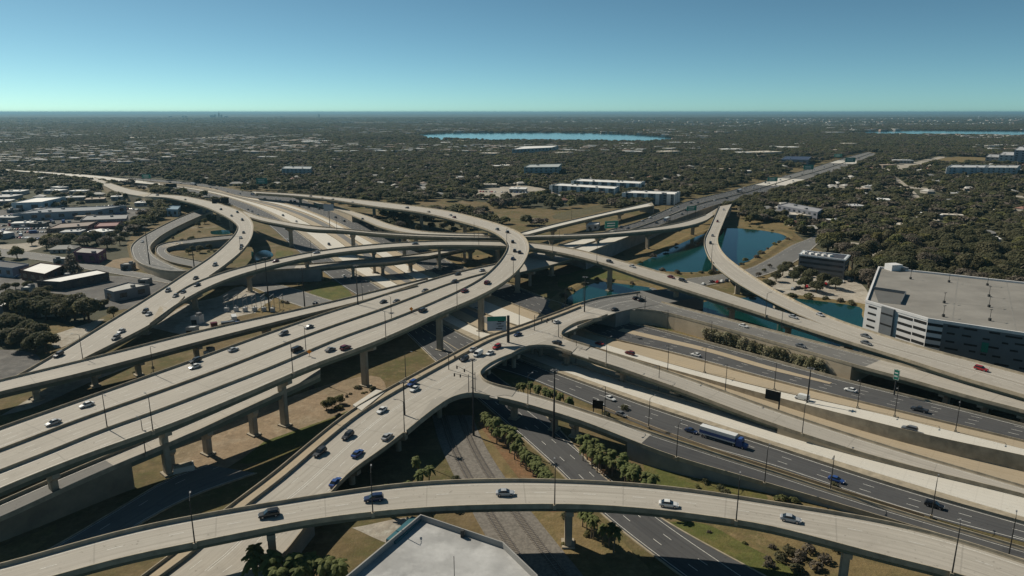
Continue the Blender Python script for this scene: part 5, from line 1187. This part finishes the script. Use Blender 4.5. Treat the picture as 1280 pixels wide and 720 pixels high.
# ---------------------------------------------------------------- trees
def leafcloud(n, lobes, size, up=.35, seed=0, shell=.55):
    g = np.random.default_rng(seed); lb = np.array(lobes, float)
    vol = lb[:, 3] * lb[:, 4] * lb[:, 5]; k = g.choice(len(lb), n, p=vol / vol.sum())
    d = g.normal(size=(n, 3)); d[:, 2] += up; d /= np.linalg.norm(d, axis=1)[:, None]
    r = shell + (1 - shell) * g.random(n) ** .6
    c = lb[k, :3] + d * lb[k, 3:6] * r[:, None]
    nm = d + g.normal(size=(n, 3)) * .55; nm[:, 2] += .55; nm /= np.linalg.norm(nm, axis=1)[:, None]
    a = np.cross(nm, g.normal(size=(n, 3))); a /= np.linalg.norm(a, axis=1)[:, None]; b = np.cross(nm, a)
    s = size * (.6 + .8 * g.random(n)); sx, sy = s[:, None] * a, s[:, None] * b * (.55 + .4 * g.random(n))[:, None]
    v = np.stack([c - sx, c - sy * .9, c + sx, c + sy * 1.1], 1).reshape(-1, 3)
    v[:, 2] = np.maximum(v[:, 2], .3)
    return v, np.arange(4 * n).reshape(-1, 4)
def leafobj(name, v, f, m, parent=None):
    me = bpy.data.meshes.new(name); me.vertices.add(len(v)); me.vertices.foreach_set('co', v.astype('f').ravel())
    me.loops.add(f.size); me.loops.foreach_set('vertex_index', f.astype('i').ravel())
    me.polygons.add(len(f)); me.polygons.foreach_set('loop_start', np.arange(0, f.size, 4, dtype='i')); me.polygons.foreach_set('loop_total', np.full(len(f), 4, 'i'))
    me.update(); me.validate(); me.materials.append(m)
    return link(name, me, parent)
def oak_lobes(rr, R=5.0, H=9.0):
    L = [(0, 0, H * .66, R * .62, R * .62, H * .26)]
    for k in range(rr.randint(6, 8)):
        u = k * 2 * math.pi / 7 + rr.uniform(-.4, .4); d = R * rr.uniform(.42, .68)
        L.append((d * math.cos(u), d * math.sin(u), H * rr.uniform(.42, .72), R * rr.uniform(.32, .50), R * rr.uniform(.32, .50), H * rr.uniform(.16, .25)))
    return L
def make_oak(seed, leaf, n=2200, size=.40, name='oak_tree', stub=False):
    rr = random.Random(seed); lobes = oak_lobes(rr)
    v, f = leafcloud(n, lobes, size, seed=seed)
    root = thing(name, 'tree', 'tree')
    leafobj('crown', v, f, K[leaf], root)
    mb = MB(); mb.tube((0, 0, -.2), (.1, 0, 3.2), .42, .28, 7)
    for lx, ly, lz, *_ in lobes[1:6]: mb.tube((.1, 0, 2.8), (lx * .8, ly * .8, lz), .2, .07, 5)
    mb.build('trunk', K['bark'], root); remember(root); return root
def make_palm(seed):
    rr = random.Random(seed); h = rr.uniform(5.0, 6.5); root = thing('palm_tree', 'palm', 'palm tree')
    mb = MB(); bx, by = rr.uniform(-.4, .4), rr.uniform(-.4, .4)
    mb.tube((0, 0, -.2), (bx * .4, by * .4, h * .5), .24, .19, 8); mb.tube((bx * .4, by * .4, h * .5), (bx, by, h), .19, .17, 8); mb.build('trunk', K['palmbark'], root)
    cr = MB()
    for k in range(34):
        u = rr.uniform(0, 6.283); el = rr.uniform(-.5, 1.35); ln = rr.uniform(1.5, 2.2); w = rr.uniform(.30, .5)
        dx, dy = math.cos(u), math.sin(u); px_, py_ = -dy, dx; base = len(cr.v)
        for s in range(5):
            q = s / 4; rad = ln * q * math.cos(el * (1 - .35 * q)); z = h + .15 + ln * q * math.sin(el) - .75 * ln * q * q
            ww = w * (1.25 - abs(q - .55) * 1.5)
            x, y = bx + dx * rad, by + dy * rad
            cr.v += [(x - px_ * ww, y - py_ * ww, z - .12 * ww), (x, y, z + .08), (x + px_ * ww, y + py_ * ww, z - .12 * ww)]
        for s in range(4):
            for j in range(2): cr.f.append((base + s * 3 + j, base + s * 3 + j + 1, base + s * 3 + j + 4, base + s * 3 + j + 3))
    cr.build('crown', K['palm'], root); remember(root); return root
KEEPB = [k for k in KEEP]
def blocked(P2):
    r = np.zeros(len(P2), bool)
    for k in KEEPB: r |= inside(P2, k)
    return r
def vnoise(p, s, seed):
    g = np.random.default_rng(seed).random((256, 256)); q = p / s; i = np.floor(q).astype(int); f = q - i; f = f * f * (3 - 2 * f)
    a = lambda dx, dy: g[(i[:, 0] + dx) % 256, (i[:, 1] + dy) % 256]
    return (a(0, 0) * (1 - f[:, 0]) + a(1, 0) * f[:, 0]) * (1 - f[:, 1]) + (a(0, 1) * (1 - f[:, 0]) + a(1, 1) * f[:, 0]) * f[:, 1]
inter = np.array([P(x, y)[:2] for x, y in INTER])
# houses among the trees
def make_house(roofc, seed):
    rr = random.Random(seed); L, W, h = rr.uniform(13, 18), rr.uniform(9, 12), 3.0; root = thing('house', 'house', 'house')
    mb = MB(); mb.box((0, 0, h / 2 - .1), (L, W, h + .2)); mb.build('wall', paint((.40, .37, .32)), root)
    e = .6; rh = 2.2; hip = W * .35
    mb = MB(); mb.add([(-L/2-e, -W/2-e, h), (L/2+e, -W/2-e, h), (L/2+e, W/2+e, h), (-L/2-e, W/2+e, h), (-L/2+hip, 0, h+rh), (L/2-hip, 0, h+rh)], [(0, 1, 5, 4), (1, 2, 5), (2, 3, 4, 5), (3, 0, 4), (3, 2, 1, 0)]); mb.build('roof', paint(roofc), root)
    for x in (-L*.3, L*.1, L*.32):
        mb = MB(); mb.box((x, -W/2-.02, 1.6), (1.6, .1, 1.3)); mb.build('window', K['window'], root)
    mb = MB(); mb.box((-L*.1, -W/2-.02, 1.05), (1.1, .1, 2.1)); mb.build('door', K['dark'], root)
    remember(root); return root
rc = [((.30, .29, .27), 'grey'), ((.46, .44, .40), 'pale grey'), ((.19, .15, .12), 'brown'), ((.56, .54, .50), 'whitish'), ((.24, .13, .10), 'reddish')]
hp = [make_house(c, i) for i, (c, _) in enumerate(rc)]
used = set(); hc = 0; HK = []
g = np.random.default_rng(4)
cand = []
for Y in np.arange(330, 1500, 34):
    for X in np.arange(-1100, 1200, 36): cand.append((X + g.uniform(-9, 9), Y + g.uniform(-6, 6)))
cand = np.array(cand); nz = vnoise(cand, 260, 8)
pxs = np.array([proj((a, b, 3)) for a, b in cand])
ok = ~blocked(cand) & ~inside(cand, inter) & (pxs[:, 0] > -20) & (pxs[:, 0] < 1300) & (nz > .30)
near_edge = np.array([blocked(np.array([[a + u, b + v] for u in (-10, 10) for v in (-10, 10)])).any() if o else True for (a, b), o in zip(cand, ok)])
ok &= ~near_edge
idx = [i for i in np.argsort(cand[:, 1]) if ok[i] and g.random() < .55][:280]
for i in idx:
    k = int(g.choice(5, p=(.32, .22, .18, .18, .10))); a, b = cand[i]; rz = float(g.choice((0, math.pi / 2))) + .25 + g.uniform(-.08, .08); x, y = pxs[i]
    zone = 'right of the pond' if x > 900 and y > 245 else 'on the far right' if x > 900 else 'beyond the loop' if x > 480 else 'on the left'
    lab = 'small house with a %s hipped roof among the trees %s' % (rc[k][1], zone); gr = '%s roofed houses %s' % (rc[k][1], zone)
    if k not in used:
        o = hp[k]; o.location = (a, b, 0); o.rotation_euler = (0, 0, rz); used.add(k); tag(o, lab, 'house', gr)
    else: o = dup(hp[k], (a, b, 0), rz, lab, gr)
    r_ = 8.0; KEEPB.append(np.array([(a - r_, b - r_ - 9), (a + r_, b - r_ - 9), (a + r_, b + r_), (a - r_, b + r_)]))
for k in range(5):
    if k not in used:
        for p, subs in TREES[hp[k].name]: bpy.data.objects.remove(p)
        bpy.data.objects.remove(hp[k])

g2 = np.random.default_rng(77); q2 = []
mbs = [MB() for _ in range(3)]
for _ in range(4600):
    Y = 1400 * math.exp(g2.uniform(0, 2.1)); X = g2.uniform(-.78, .78) * Y
    if vnoise(np.array([[X + 9000, Y]]), 500, 31)[0] < .52: continue
    q2.append((X, Y))
q2 = np.array(q2); q2 = q2[~blocked(q2) & ~inside(q2, inter)]
for X, Y in q2:
    w = g2.uniform(12, 26) * (1 + Y / 6000); mbs[int(g2.choice(3, p=(.45, .35, .2)))].box((X, Y, 4.2 + Y / 2500), (w, w * .6, 8.4), g2.uniform(-.3, .3), .94)
for m_, c_ in zip(mbs, ((.50, .49, .46), (.30, .29, .27), (.33, .24, .19))):
    tag(m_.build('far_roofs', paint(c_)), 'pale far roofs scattered through the tree cover', 'roofs', None, 'stuff')
KEEPB.append(None); KEEPB.pop()
FARR = q2
rr = random.Random(41)
bxm = {}
for i in range(90):
    x, y = rr.choice(((rr.uniform(0, 150), rr.uniform(266, 296)), (rr.uniform(60, 150), rr.uniform(345, 362)), (rr.uniform(200, 300), rr.uniform(372, 410)))); p = P(x, y)
    if blocked(np.array([[p[0], p[1]]]))[0] and not inside(np.array([[p[0], p[1]]]), np.array([P(a, b)[:2] for a, b in [(-60,262),(175,258),(160,296),(-60,296)]]))[0]: continue
    c_ = rr.choice(('white', 'grey', 'beige', 'blue', 'dark red', 'silver')); sz = rr.choice((6.0, 3.0))
    if (c_, sz) not in bxm:
        r = thing('shipping_container' if sz > 4 else 'crate_stack', 'box', 'container' if sz > 4 else 'crates')
        mb = MB(); mb.box((0, 0, 1.3), (sz, 2.4, 2.6)); mb.build('body', CARM[c_], r)
        mb = MB()
        for k in range(int(sz * 1.5)): mb.box((-sz / 2 + (k + .5) / 1.5, 0, 1.3), (.12, 2.48, 2.4))
        mb.build('ribs', paint(tuple(v_ * .7 for v_ in CARCOL[c_])), r)
        remember(r); bxm[(c_, sz)] = r; o = r; o.location = (p[0], p[1], .1); o.rotation_euler = (0, 0, rr.choice((.5, 2.05)))
    else: o = dup(bxm[(c_, sz)], (p[0], p[1], .1), rr.choice((.5, 2.05)) + rr.uniform(-.1, .1))
    tag(o, '%s %s in the yards on the left' % (c_, 'shipping container' if sz > 4 else 'stack of crates'), None, 'boxes in the left yards')
OAK = [make_oak(1, 'leaf'), make_oak(2, 'leaf'), make_oak(3, 'leaf'), make_oak(4, 'leafdry', 1300, .34), make_oak(5, 'leafpale', 1900, .40)]
used_oak = set(); NT = 0
def oak(k, p, s, rz, label, group):
    global NT; NT += 1
    sc = (s * random.uniform(.92, 1.1), s * random.uniform(.92, 1.1), s * random.uniform(.85, 1.1))
    if k not in used_oak:
        o = OAK[k]; o.location = p; o.rotation_euler = (0, 0, rz); o.scale = sc; used_oak.add(k); tag(o, label, 'tree', group)
    else: dup(OAK[k], p, rz, label, group, sc)
rr = random.Random(17)
# trees the photo shows one by one or in small groups
for pts, ks, size, lab, group in (
 ([(32,401),(45,396),(58,400),(70,396),(82,401),(94,400),(106,402),(64,392),(90,392),(112,404),(52,388),(76,388),(22,392),(34,388)], (0, 1, 2), (1.2, 1.7), 'dark oak in the clump left of the curved ramp', 'oaks left of the curved ramp'),
 ([(8,418),(22,421),(36,426),(50,431),(12,430),(28,436),(44,441),(58,440),(-6,424)], (0, 1, 2), (.95, 1.4), 'oak in the lower clump at the left edge', 'oaks at the left edge'),
 ([(142,396),(131,384)], (0, 1), (.5, .7), 'small dark tree beside the grey shed', 'trees beside the grey shed'),
 ([(8,366),(20,362),(36,365),(60,368),(52,376),(66,380),(12,372)], (0, 2), (.6, .9), 'tree between the white roofed sheds on the left', 'trees between the left sheds'),
 ([(415,509),(425,505),(408,512)], (4,), (.34, .48), 'yellowish bush below the tall flyover', 'bushes below the flyover'),
 ([(240,313),(250,316),(228,306),(262,312),(254,306),(240,303),(270,318),(236,318),(222,310)], (0, 1, 4), (.45, .75), 'bushy tree inside the inner left loop', 'trees inside the left loop'),
 ([(262,274),(268,277),(256,280),(248,284),(272,280)], (4, 0), (.45, .7), 'pale tree under the left ramps', 'trees under the left ramps'),
 ([(120,300),(130,304),(140,300),(150,306),(134,310),(146,296),(156,300),(150,290),(160,284),(170,280),(180,277),(60,308),(75,306),(88,305),(100,306),(40,307)], (0, 2, 1), (.7, 1.1), 'dark tree left of the loop ramp', 'trees left of the loop ramp'),
 ([(978,345),(985,338),(970,352),(1000,345),(992,352),(1012,352),(960,362),(1028,358),(1044,362),(1068,352),(1078,346),(1020,366),(1006,362)], (0, 1, 2), (.7, 1.1), 'oak on the pale ground by the dark office', 'oaks by the dark office'),
 ([(955,340),(962,335),(948,346)], (4, 3), (.3, .45), 'low bush on the pond bank', 'bushes on the pond bank'),
 ([(465,288),(478,286),(490,283),(500,288),(512,286),(524,290),(540,287),(555,288),(568,292),(580,288),(470,278),(505,280)], (0, 1, 3), (.8, 1.2), 'dark tree under the high ramps behind the loop', 'trees behind the loop'),
 ([(458,249),(468,251),(476,248),(450,246),(484,251),(444,243)], (0, 1), (1.0, 1.5), 'dark oak above the top of the looping flyover', 'oaks above the looping flyover'),
):
    for x, y in pts:
        p = P(x, y); oak(rr.choice(ks), (p[0], p[1], 0), rr.uniform(*size), rr.uniform(0, 6.28), lab, group)
# the dark conical tree
p = P(91, 343); root = thing('conifer', 'tall dark conical tree between the white roofed buildings', 'tree', (p[0], p[1], 0))
v, f = leafcloud(1300, [(0, 0, 2.5, 7, 7, 3), (0, 0, 6, 5, 5, 4), (0, 0, 10, 3.4, 3.4, 4), (0, 0, 14, 2.0, 2.0, 4), (0, 0, 17.5, 1.1, 1.1, 3)], .6, seed=9); leafobj('crown', v, f, K['leafdry'], root)
mb = MB(); mb.tube((0, 0, -.2), (0, 0, 14), .4, .1); mb.build('trunk', K['bark'], root)
# palms
PALM = [make_palm(i) for i in range(4)]; used_palm = set()
def palms(E, n, jit, label, group, size=(.8, 1.1), base=0):
    L = spline([P(x, y) for x, y in E], n)
    for i, q in enumerate(L):
        k = rr.randrange(4); p = (q[0] + rr.uniform(-jit, jit), q[1] + rr.uniform(-jit, jit), 0); s = rr.uniform(*size); rz = rr.uniform(0, 6.28)
        if k not in used_palm:
            o = PALM[k]; o.location = p; o.rotation_euler = (0, 0, rz); o.scale = (s, s, s); used_palm.add(k); tag(o, label, 'palm tree', group)
        else: dup(PALM[k], p, rz, label, group, s)
palms([(607,533),(622,550),(640,568),(660,590),(680,612),(695,628)], 36, 1.3, 'palm in the row beside the street and the railway', 'palms beside the railway')
palms([(730,570),(750,585),(775,600),(800,618),(818,634)], 44, 2.2, 'palm in the grove below the lower ramp', 'palms below the lower ramp', (.75, 1.1))
palms([(648,492),(665,497),(685,503),(705,511),(718,516)], 24, 1.2, 'palm between the lower ramp and the near motorway lanes', 'palms by the near lanes', (.6, .9))
palms([(322,730),(340,738),(362,734),(385,738),(405,735),(425,741),(350,745),(380,748)], 13, 2.5, 'tall palm at the bottom edge beside the blotchy roof', 'palms at the bottom edge', (1.15, 1.55))
palms([(728,660),(740,668),(752,680),(760,690)], 8, 1.3, 'palm beside the street below the bottom ramp', 'palms below the bottom ramp', (.7, 1.0))
palms([(520,600),(545,612),(510,628),(488,640)], 5, 1.5, 'palm in the shade right of the street bridge', 'palms in the shade of the street bridge', (.9, 1.3))
palms([(1000,290),(1020,296),(1042,286)], 3, 2, 'lone palm beyond the pond', 'palms beyond the pond', (1.2, 1.6))
# low bushes and creeper
def bush(x, y, z, r, leaf, label, group, lobes=None, n=160, s=.35):
    p = P(x, y, z); root = thing('bush', label, 'bush', (p[0], p[1], z), 0, group)
    v, f = leafcloud(n, lobes or [(0, 0, r * .6, r, r, r * .7), (r * .6, .2, r * .5, r * .6, r * .6, r * .5)], s, seed=int(x * 7 + y)); leafobj('foliage', v, f, K[leaf], root)
for x, y in ((757,521),(780,512),(703,512),(716,517),(690,507),(727,640),(815,636)): bush(x, y, 0, 1.5, 'leaf', 'dark bush on the grass beside the roads', 'bushes on the verges')
for x, y in ((985,692),(1000,698),(1010,690),(1030,702),(975,700),(1020,712),(995,715),(1045,688)): bush(x, y, 0, 1.6, 'leaf' if x % 2 else 'leafdry', 'brownish bush on the dry slope at the bottom right', 'bushes on the dry slope')
fr = RB['front']
for i, x in enumerate(range(882, 1036, 5)):
    k = int(np.argmin([abs(proj(q)[0] - x) for q in fr.R])); q = fr.R[k] + fr.X[k] * .7; hgt = q[2] * rr.uniform(.75, .98)
    root = thing('wall_shrub', 'grey green creeper clump climbing the beige wall of the frontage road', 'shrub', (q[0], q[1], 0), 0, 'creepers on the beige wall')
    v, f = leafcloud(420, [(rr.uniform(-1, 1), rr.uniform(-1, 1), hgt * .4, 1.9, 1.7, hgt * .45), (1.4, -1.6, hgt * .3, 2.0, 1.9, hgt * .34), (rr.uniform(-1.5, 1.5), 0, hgt * .8, 2.2, 1.9, rr.uniform(.8, 1.6))], .34, seed=i); leafobj('foliage', v, f, K['shrub'] if i % 3 else K['leaf'], root)

# scrub on the pond banks
scrub = None
for i, (x, y) in enumerate([(905,340),(915,336),(926,332),(934,328),(944,323),(952,318),(960,312),(968,307),(975,304),(982,300),(890,342),(876,342),(862,343),(846,342),(830,340),(800,330),(815,322),(832,315),(846,308),(935,284.5),(950,286),(966,289),(705,372),(714,364),(728,357),(745,351.5),(765,351.5),(790,355),(990,371),(1010,373),(1030,375),(1050,378),(1066,381),(960,370),(940,371),(788,337)]):
    k = 1 + i % 3
    for j in range(k):
        p = P(x + rr.uniform(-3, 3), y + rr.uniform(-.8, .8)); sc = rr.uniform(.6, 1.5)
        if scrub is None:
            scrub = []
            for q_, lf in enumerate(('leafdry', 'leafpale', 'leaf')):
                root = thing('bush', 'scrub', 'bush'); v, f = leafcloud(220, [(0, 0, .8, 1.3, 1.3, 1.0), (1.1, .5, .6, 1.0, .9, .8), (-.9, -.6, .5, .9, 1.0, .7)], .3, seed=90 + q_); leafobj('foliage', v, f, K[lf], root); remember(root); scrub.append([root, False])
        e = scrub[rr.randrange(3)]; lab = 'low scrub bush on the bank of the ponds'
        if not e[1]: e[1] = True; o = e[0]; o.location = (p[0], p[1], .4); o.scale = (sc,) * 3; tag(o, lab, 'bush', 'scrub on the pond banks')
        else: dup(e[0], (p[0], p[1], .4), rr.uniform(0, 6), lab, 'scrub on the pond banks', sc)
for (x0, y0, x1, y1), n_ in (((385,478,470,540), 14), ((650,645,740,690), 12), ((860,600,1080,640), 16), ((870,660,1040,712), 14), ((560,600,590,660), 6), ((340,350,410,392), 10), ((205,285,265,318), 12), ((120,440,240,470), 8), ((570,320,620,332), 6)):
    for _ in range(n_):
        p = P(rr.uniform(x0, x1), rr.uniform(y0, y1)); b_ = np.array([[p[0], p[1]]])
        if any(inside(b_, RB[k_].R[:0, :2] if False else np.array(RB[k_].outline()))[0] for k_ in ('street', 'below', 'fall', 'band0', 'rail', 'foot', 'side')): continue
        e = scrub[rr.randrange(3)]; sc = rr.uniform(.35, 1.1)
        if e[1]: dup(e[0], (p[0], p[1], 0), rr.uniform(0, 6), 'small dry bush on the rough ground between the ramps', 'small bushes between the ramps', sc)
# the tree cover of the plain: nearest ones one by one, the rest as one mass
pts = []
g = np.random.default_rng(12)
for y0, y1, sp in ((240, 1300, 8.5), (1300, 3000, 13), (3000, 6500, 24), (6500, 14000, 55)):
    ys = np.arange(y0, y1, sp)
    for y in ys:
        hw = (y + 60) * .80 + 60; xs = np.arange(-hw, hw, sp)
        q = np.stack([xs + g.uniform(-.42, .42, len(xs)) * sp, np.full(len(xs), y) + g.uniform(-.42, .42, len(xs)) * sp, np.full(len(xs), sp)], 1); pts.append(q)
pts = np.concatenate(pts); P2 = pts[:, :2]
c, s = math.cos(PITCH), math.sin(PITCH); fwd = P2[:, 1] * c + CAM_H * s
sx = 640 + FOC * P2[:, 0] / fwd; sy = 360 - FOC * (P2[:, 1] * s - CAM_H * c) / fwd
dens = .66 + .5 * (vnoise(P2, 170, 1) - .5) + .7 * (vnoise(P2, 60, 2) - .5) + .55 * (vnoise(P2, 700, 3) - .5)
# fewer in the yards on the left, more right of the ponds
yard = np.array([P(x, y)[:2] for x, y in [(-200,240),(90,238),(200,262),(160,292),(172,345),(200,372),(60,440),(-300,440)]])
dens -= .62 * inside(P2, yard)
dens += .12 * ((sx > 930) & (sy > 205)) + .1 * (sy < 190)
keepm = (g.random(len(P2)) < dens) & ~(inside(P2, inter) & ((sy > np.where(sx > 925, 280, np.where((sx > 430) & (sx < 720), 287, 262))) | (vnoise(P2, 45, 6) < .42))) & (sx > -90) & (sx < 1370)
keepm &= ~blocked(P2)
T = pts[keepm]; sx, sy = sx[keepm], sy[keepm]
order = np.argsort(T[:, 1]); T, sx, sy = T[order], sx[order], sy[order]
vis = np.where((sx > 0) & (sx < 1280) & (sy < 712))[0]
budget = max(0, 298 - NT)
first = set(vis[:budget].tolist())
for i in sorted(first):
    k = int(g.choice(5, p=(.26, .23, .20, .18, .13))); x, y = sx[i], sy[i]
    zone = 'behind the parking garage' if x > 1060 else 'right of the ponds' if x > 900 else 'beyond the loop' if x > 480 else 'on the left'
    kindn = ('dark green oak', 'dark green oak', 'dark green oak', 'brownish bare tree', 'pale yellowish tree')[k]
    oak(k, (T[i, 0], T[i, 1], 0), g.uniform(.9, 1.9), g.uniform(0, 6.28), '%s among the trees %s' % (kindn, zone), kindn + 's ' + zone)
rest = np.array([i for i in range(len(T)) if i not in first]); R_ = T[rest]
tc = bpy.data.collections.new('tree_forms')
for k, (leaf, n) in enumerate((('leaf', 260), ('leaf', 260), ('leaf', 260), ('leafdry', 200), ('leafpale', 220))):
    v, f = leafcloud(n, oak_lobes(random.Random(30 + k)), 1.15, seed=50 + k, shell=.5)
    me_o = leafobj('tree_form', v, f, K[leaf]); COL.objects.unlink(me_o); tc.objects.link(me_o)
me = bpy.data.meshes.new('woodland'); n = len(R_)
me.vertices.add(n); co = np.zeros((n, 3), 'f'); co[:, :2] = R_[:, :2]; me.vertices.foreach_set('co', co.ravel())
sp = R_[:, 2]; wide = np.where(sp < 10, 1.0, np.where(sp < 15, 1.35, np.where(sp < 30, 2.4, 5.2))) * g.uniform(.75, 1.75, n)
tall = np.where(sp < 10, 1.0, np.where(sp < 15, 1.1, np.where(sp < 30, 1.1, .9))) * g.uniform(.7, 1.2, n)
a = me.attributes.new('scl', 'FLOAT_VECTOR', 'POINT'); a.data.foreach_set('vector', np.stack([wide, wide, tall], 1).astype('f').ravel())
a = me.attributes.new('rot', 'FLOAT_VECTOR', 'POINT'); a.data.foreach_set('vector', np.stack([0 * sp, 0 * sp, g.uniform(0, 6.28, n)], 1).astype('f').ravel())
a = me.attributes.new('form', 'INT', 'POINT'); a.data.foreach_set('value', g.choice(5, n, p=(.27, .24, .20, .18, .11)).astype('i'))
wood = link('woodland', me); tag(wood, 'dark tree cover of the plain out to the horizon', 'woodland', None, 'stuff')
ng = bpy.data.node_groups.new('trees_on_points', 'GeometryNodeTree')
ng.interface.new_socket('Geometry', in_out='INPUT', socket_type='NodeSocketGeometry'); ng.interface.new_socket('Geometry', in_out='OUTPUT', socket_type='NodeSocketGeometry')
gi, go = ng.nodes.new('NodeGroupInput'), ng.nodes.new('NodeGroupOutput')
ip = ng.nodes.new('GeometryNodeInstanceOnPoints'); ci = ng.nodes.new('GeometryNodeCollectionInfo')
ci.inputs['Collection'].default_value = tc; ci.inputs['Separate Children'].default_value = True; ci.inputs['Reset Children'].default_value = True
def attr(nm, t):
    x = ng.nodes.new('GeometryNodeInputNamedAttribute'); x.data_type = t; x.inputs['Name'].default_value = nm; return x.outputs['Attribute']
ng.links.new(gi.outputs[0], ip.inputs['Points']); ng.links.new(ci.outputs[0], ip.inputs['Instance']); ip.inputs['Pick Instance'].default_value = True
ng.links.new(attr('form', 'INT'), ip.inputs['Instance Index']); ng.links.new(attr('rot', 'FLOAT_VECTOR'), ip.inputs['Rotation']); ng.links.new(attr('scl', 'FLOAT_VECTOR'), ip.inputs['Scale'])
ng.links.new(ip.outputs[0], go.inputs[0])
md = wood.modifiers.new('trees', 'NODES'); md.node_group = ng
print('TREES', NT, 'mass', n, 'houses', len(idx), 'vehicles', len(VEH))

for x, y, d, rz, lab in ((230,588,(6, 3.5, 1.6),.5,'white concrete block at the foot of the tall flyover pier'), (144,606,(5, 2, 1.0),.9,'pale slab lying beside the dark wall on the left')):
    p = P(x, y); r = thing('concrete_block', lab, 'concrete block', (p[0], p[1], .2), rz); mb = MB(); mb.box((0, 0, d[2] / 2), d, 0, .96); mb.build('body', K['slab'], r)
    mb = MB(); mb.box((0, 0, d[2] + .1), (d[0] * .8, d[1] * .8, .2)); mb.build('cap', K['barrier'], r)
# ---------------------------------------------------------------- the air
mb = MB(); mb.box((0, 34000, 59), (150000, 76000, 120)); hz = mb.build('haze', K['land']); tag(hz, kind='stuff'); hz['label'] = 'thin pale haze over the plain'
hm = bpy.data.materials.new('haze'); hm.use_nodes = True; hm.node_tree.nodes.clear()
pv = hm.node_tree.nodes.new('ShaderNodeVolumePrincipled'); ou = hm.node_tree.nodes.new('ShaderNodeOutputMaterial')
pv.inputs['Color'].default_value = (.27, .51, .65, 1); pv.inputs['Density'].default_value = 4.8e-5; pv.inputs['Anisotropy'].default_value = .2
hm.node_tree.links.new(pv.outputs[0], ou.inputs['Volume']); hz.data.materials[0] = hm
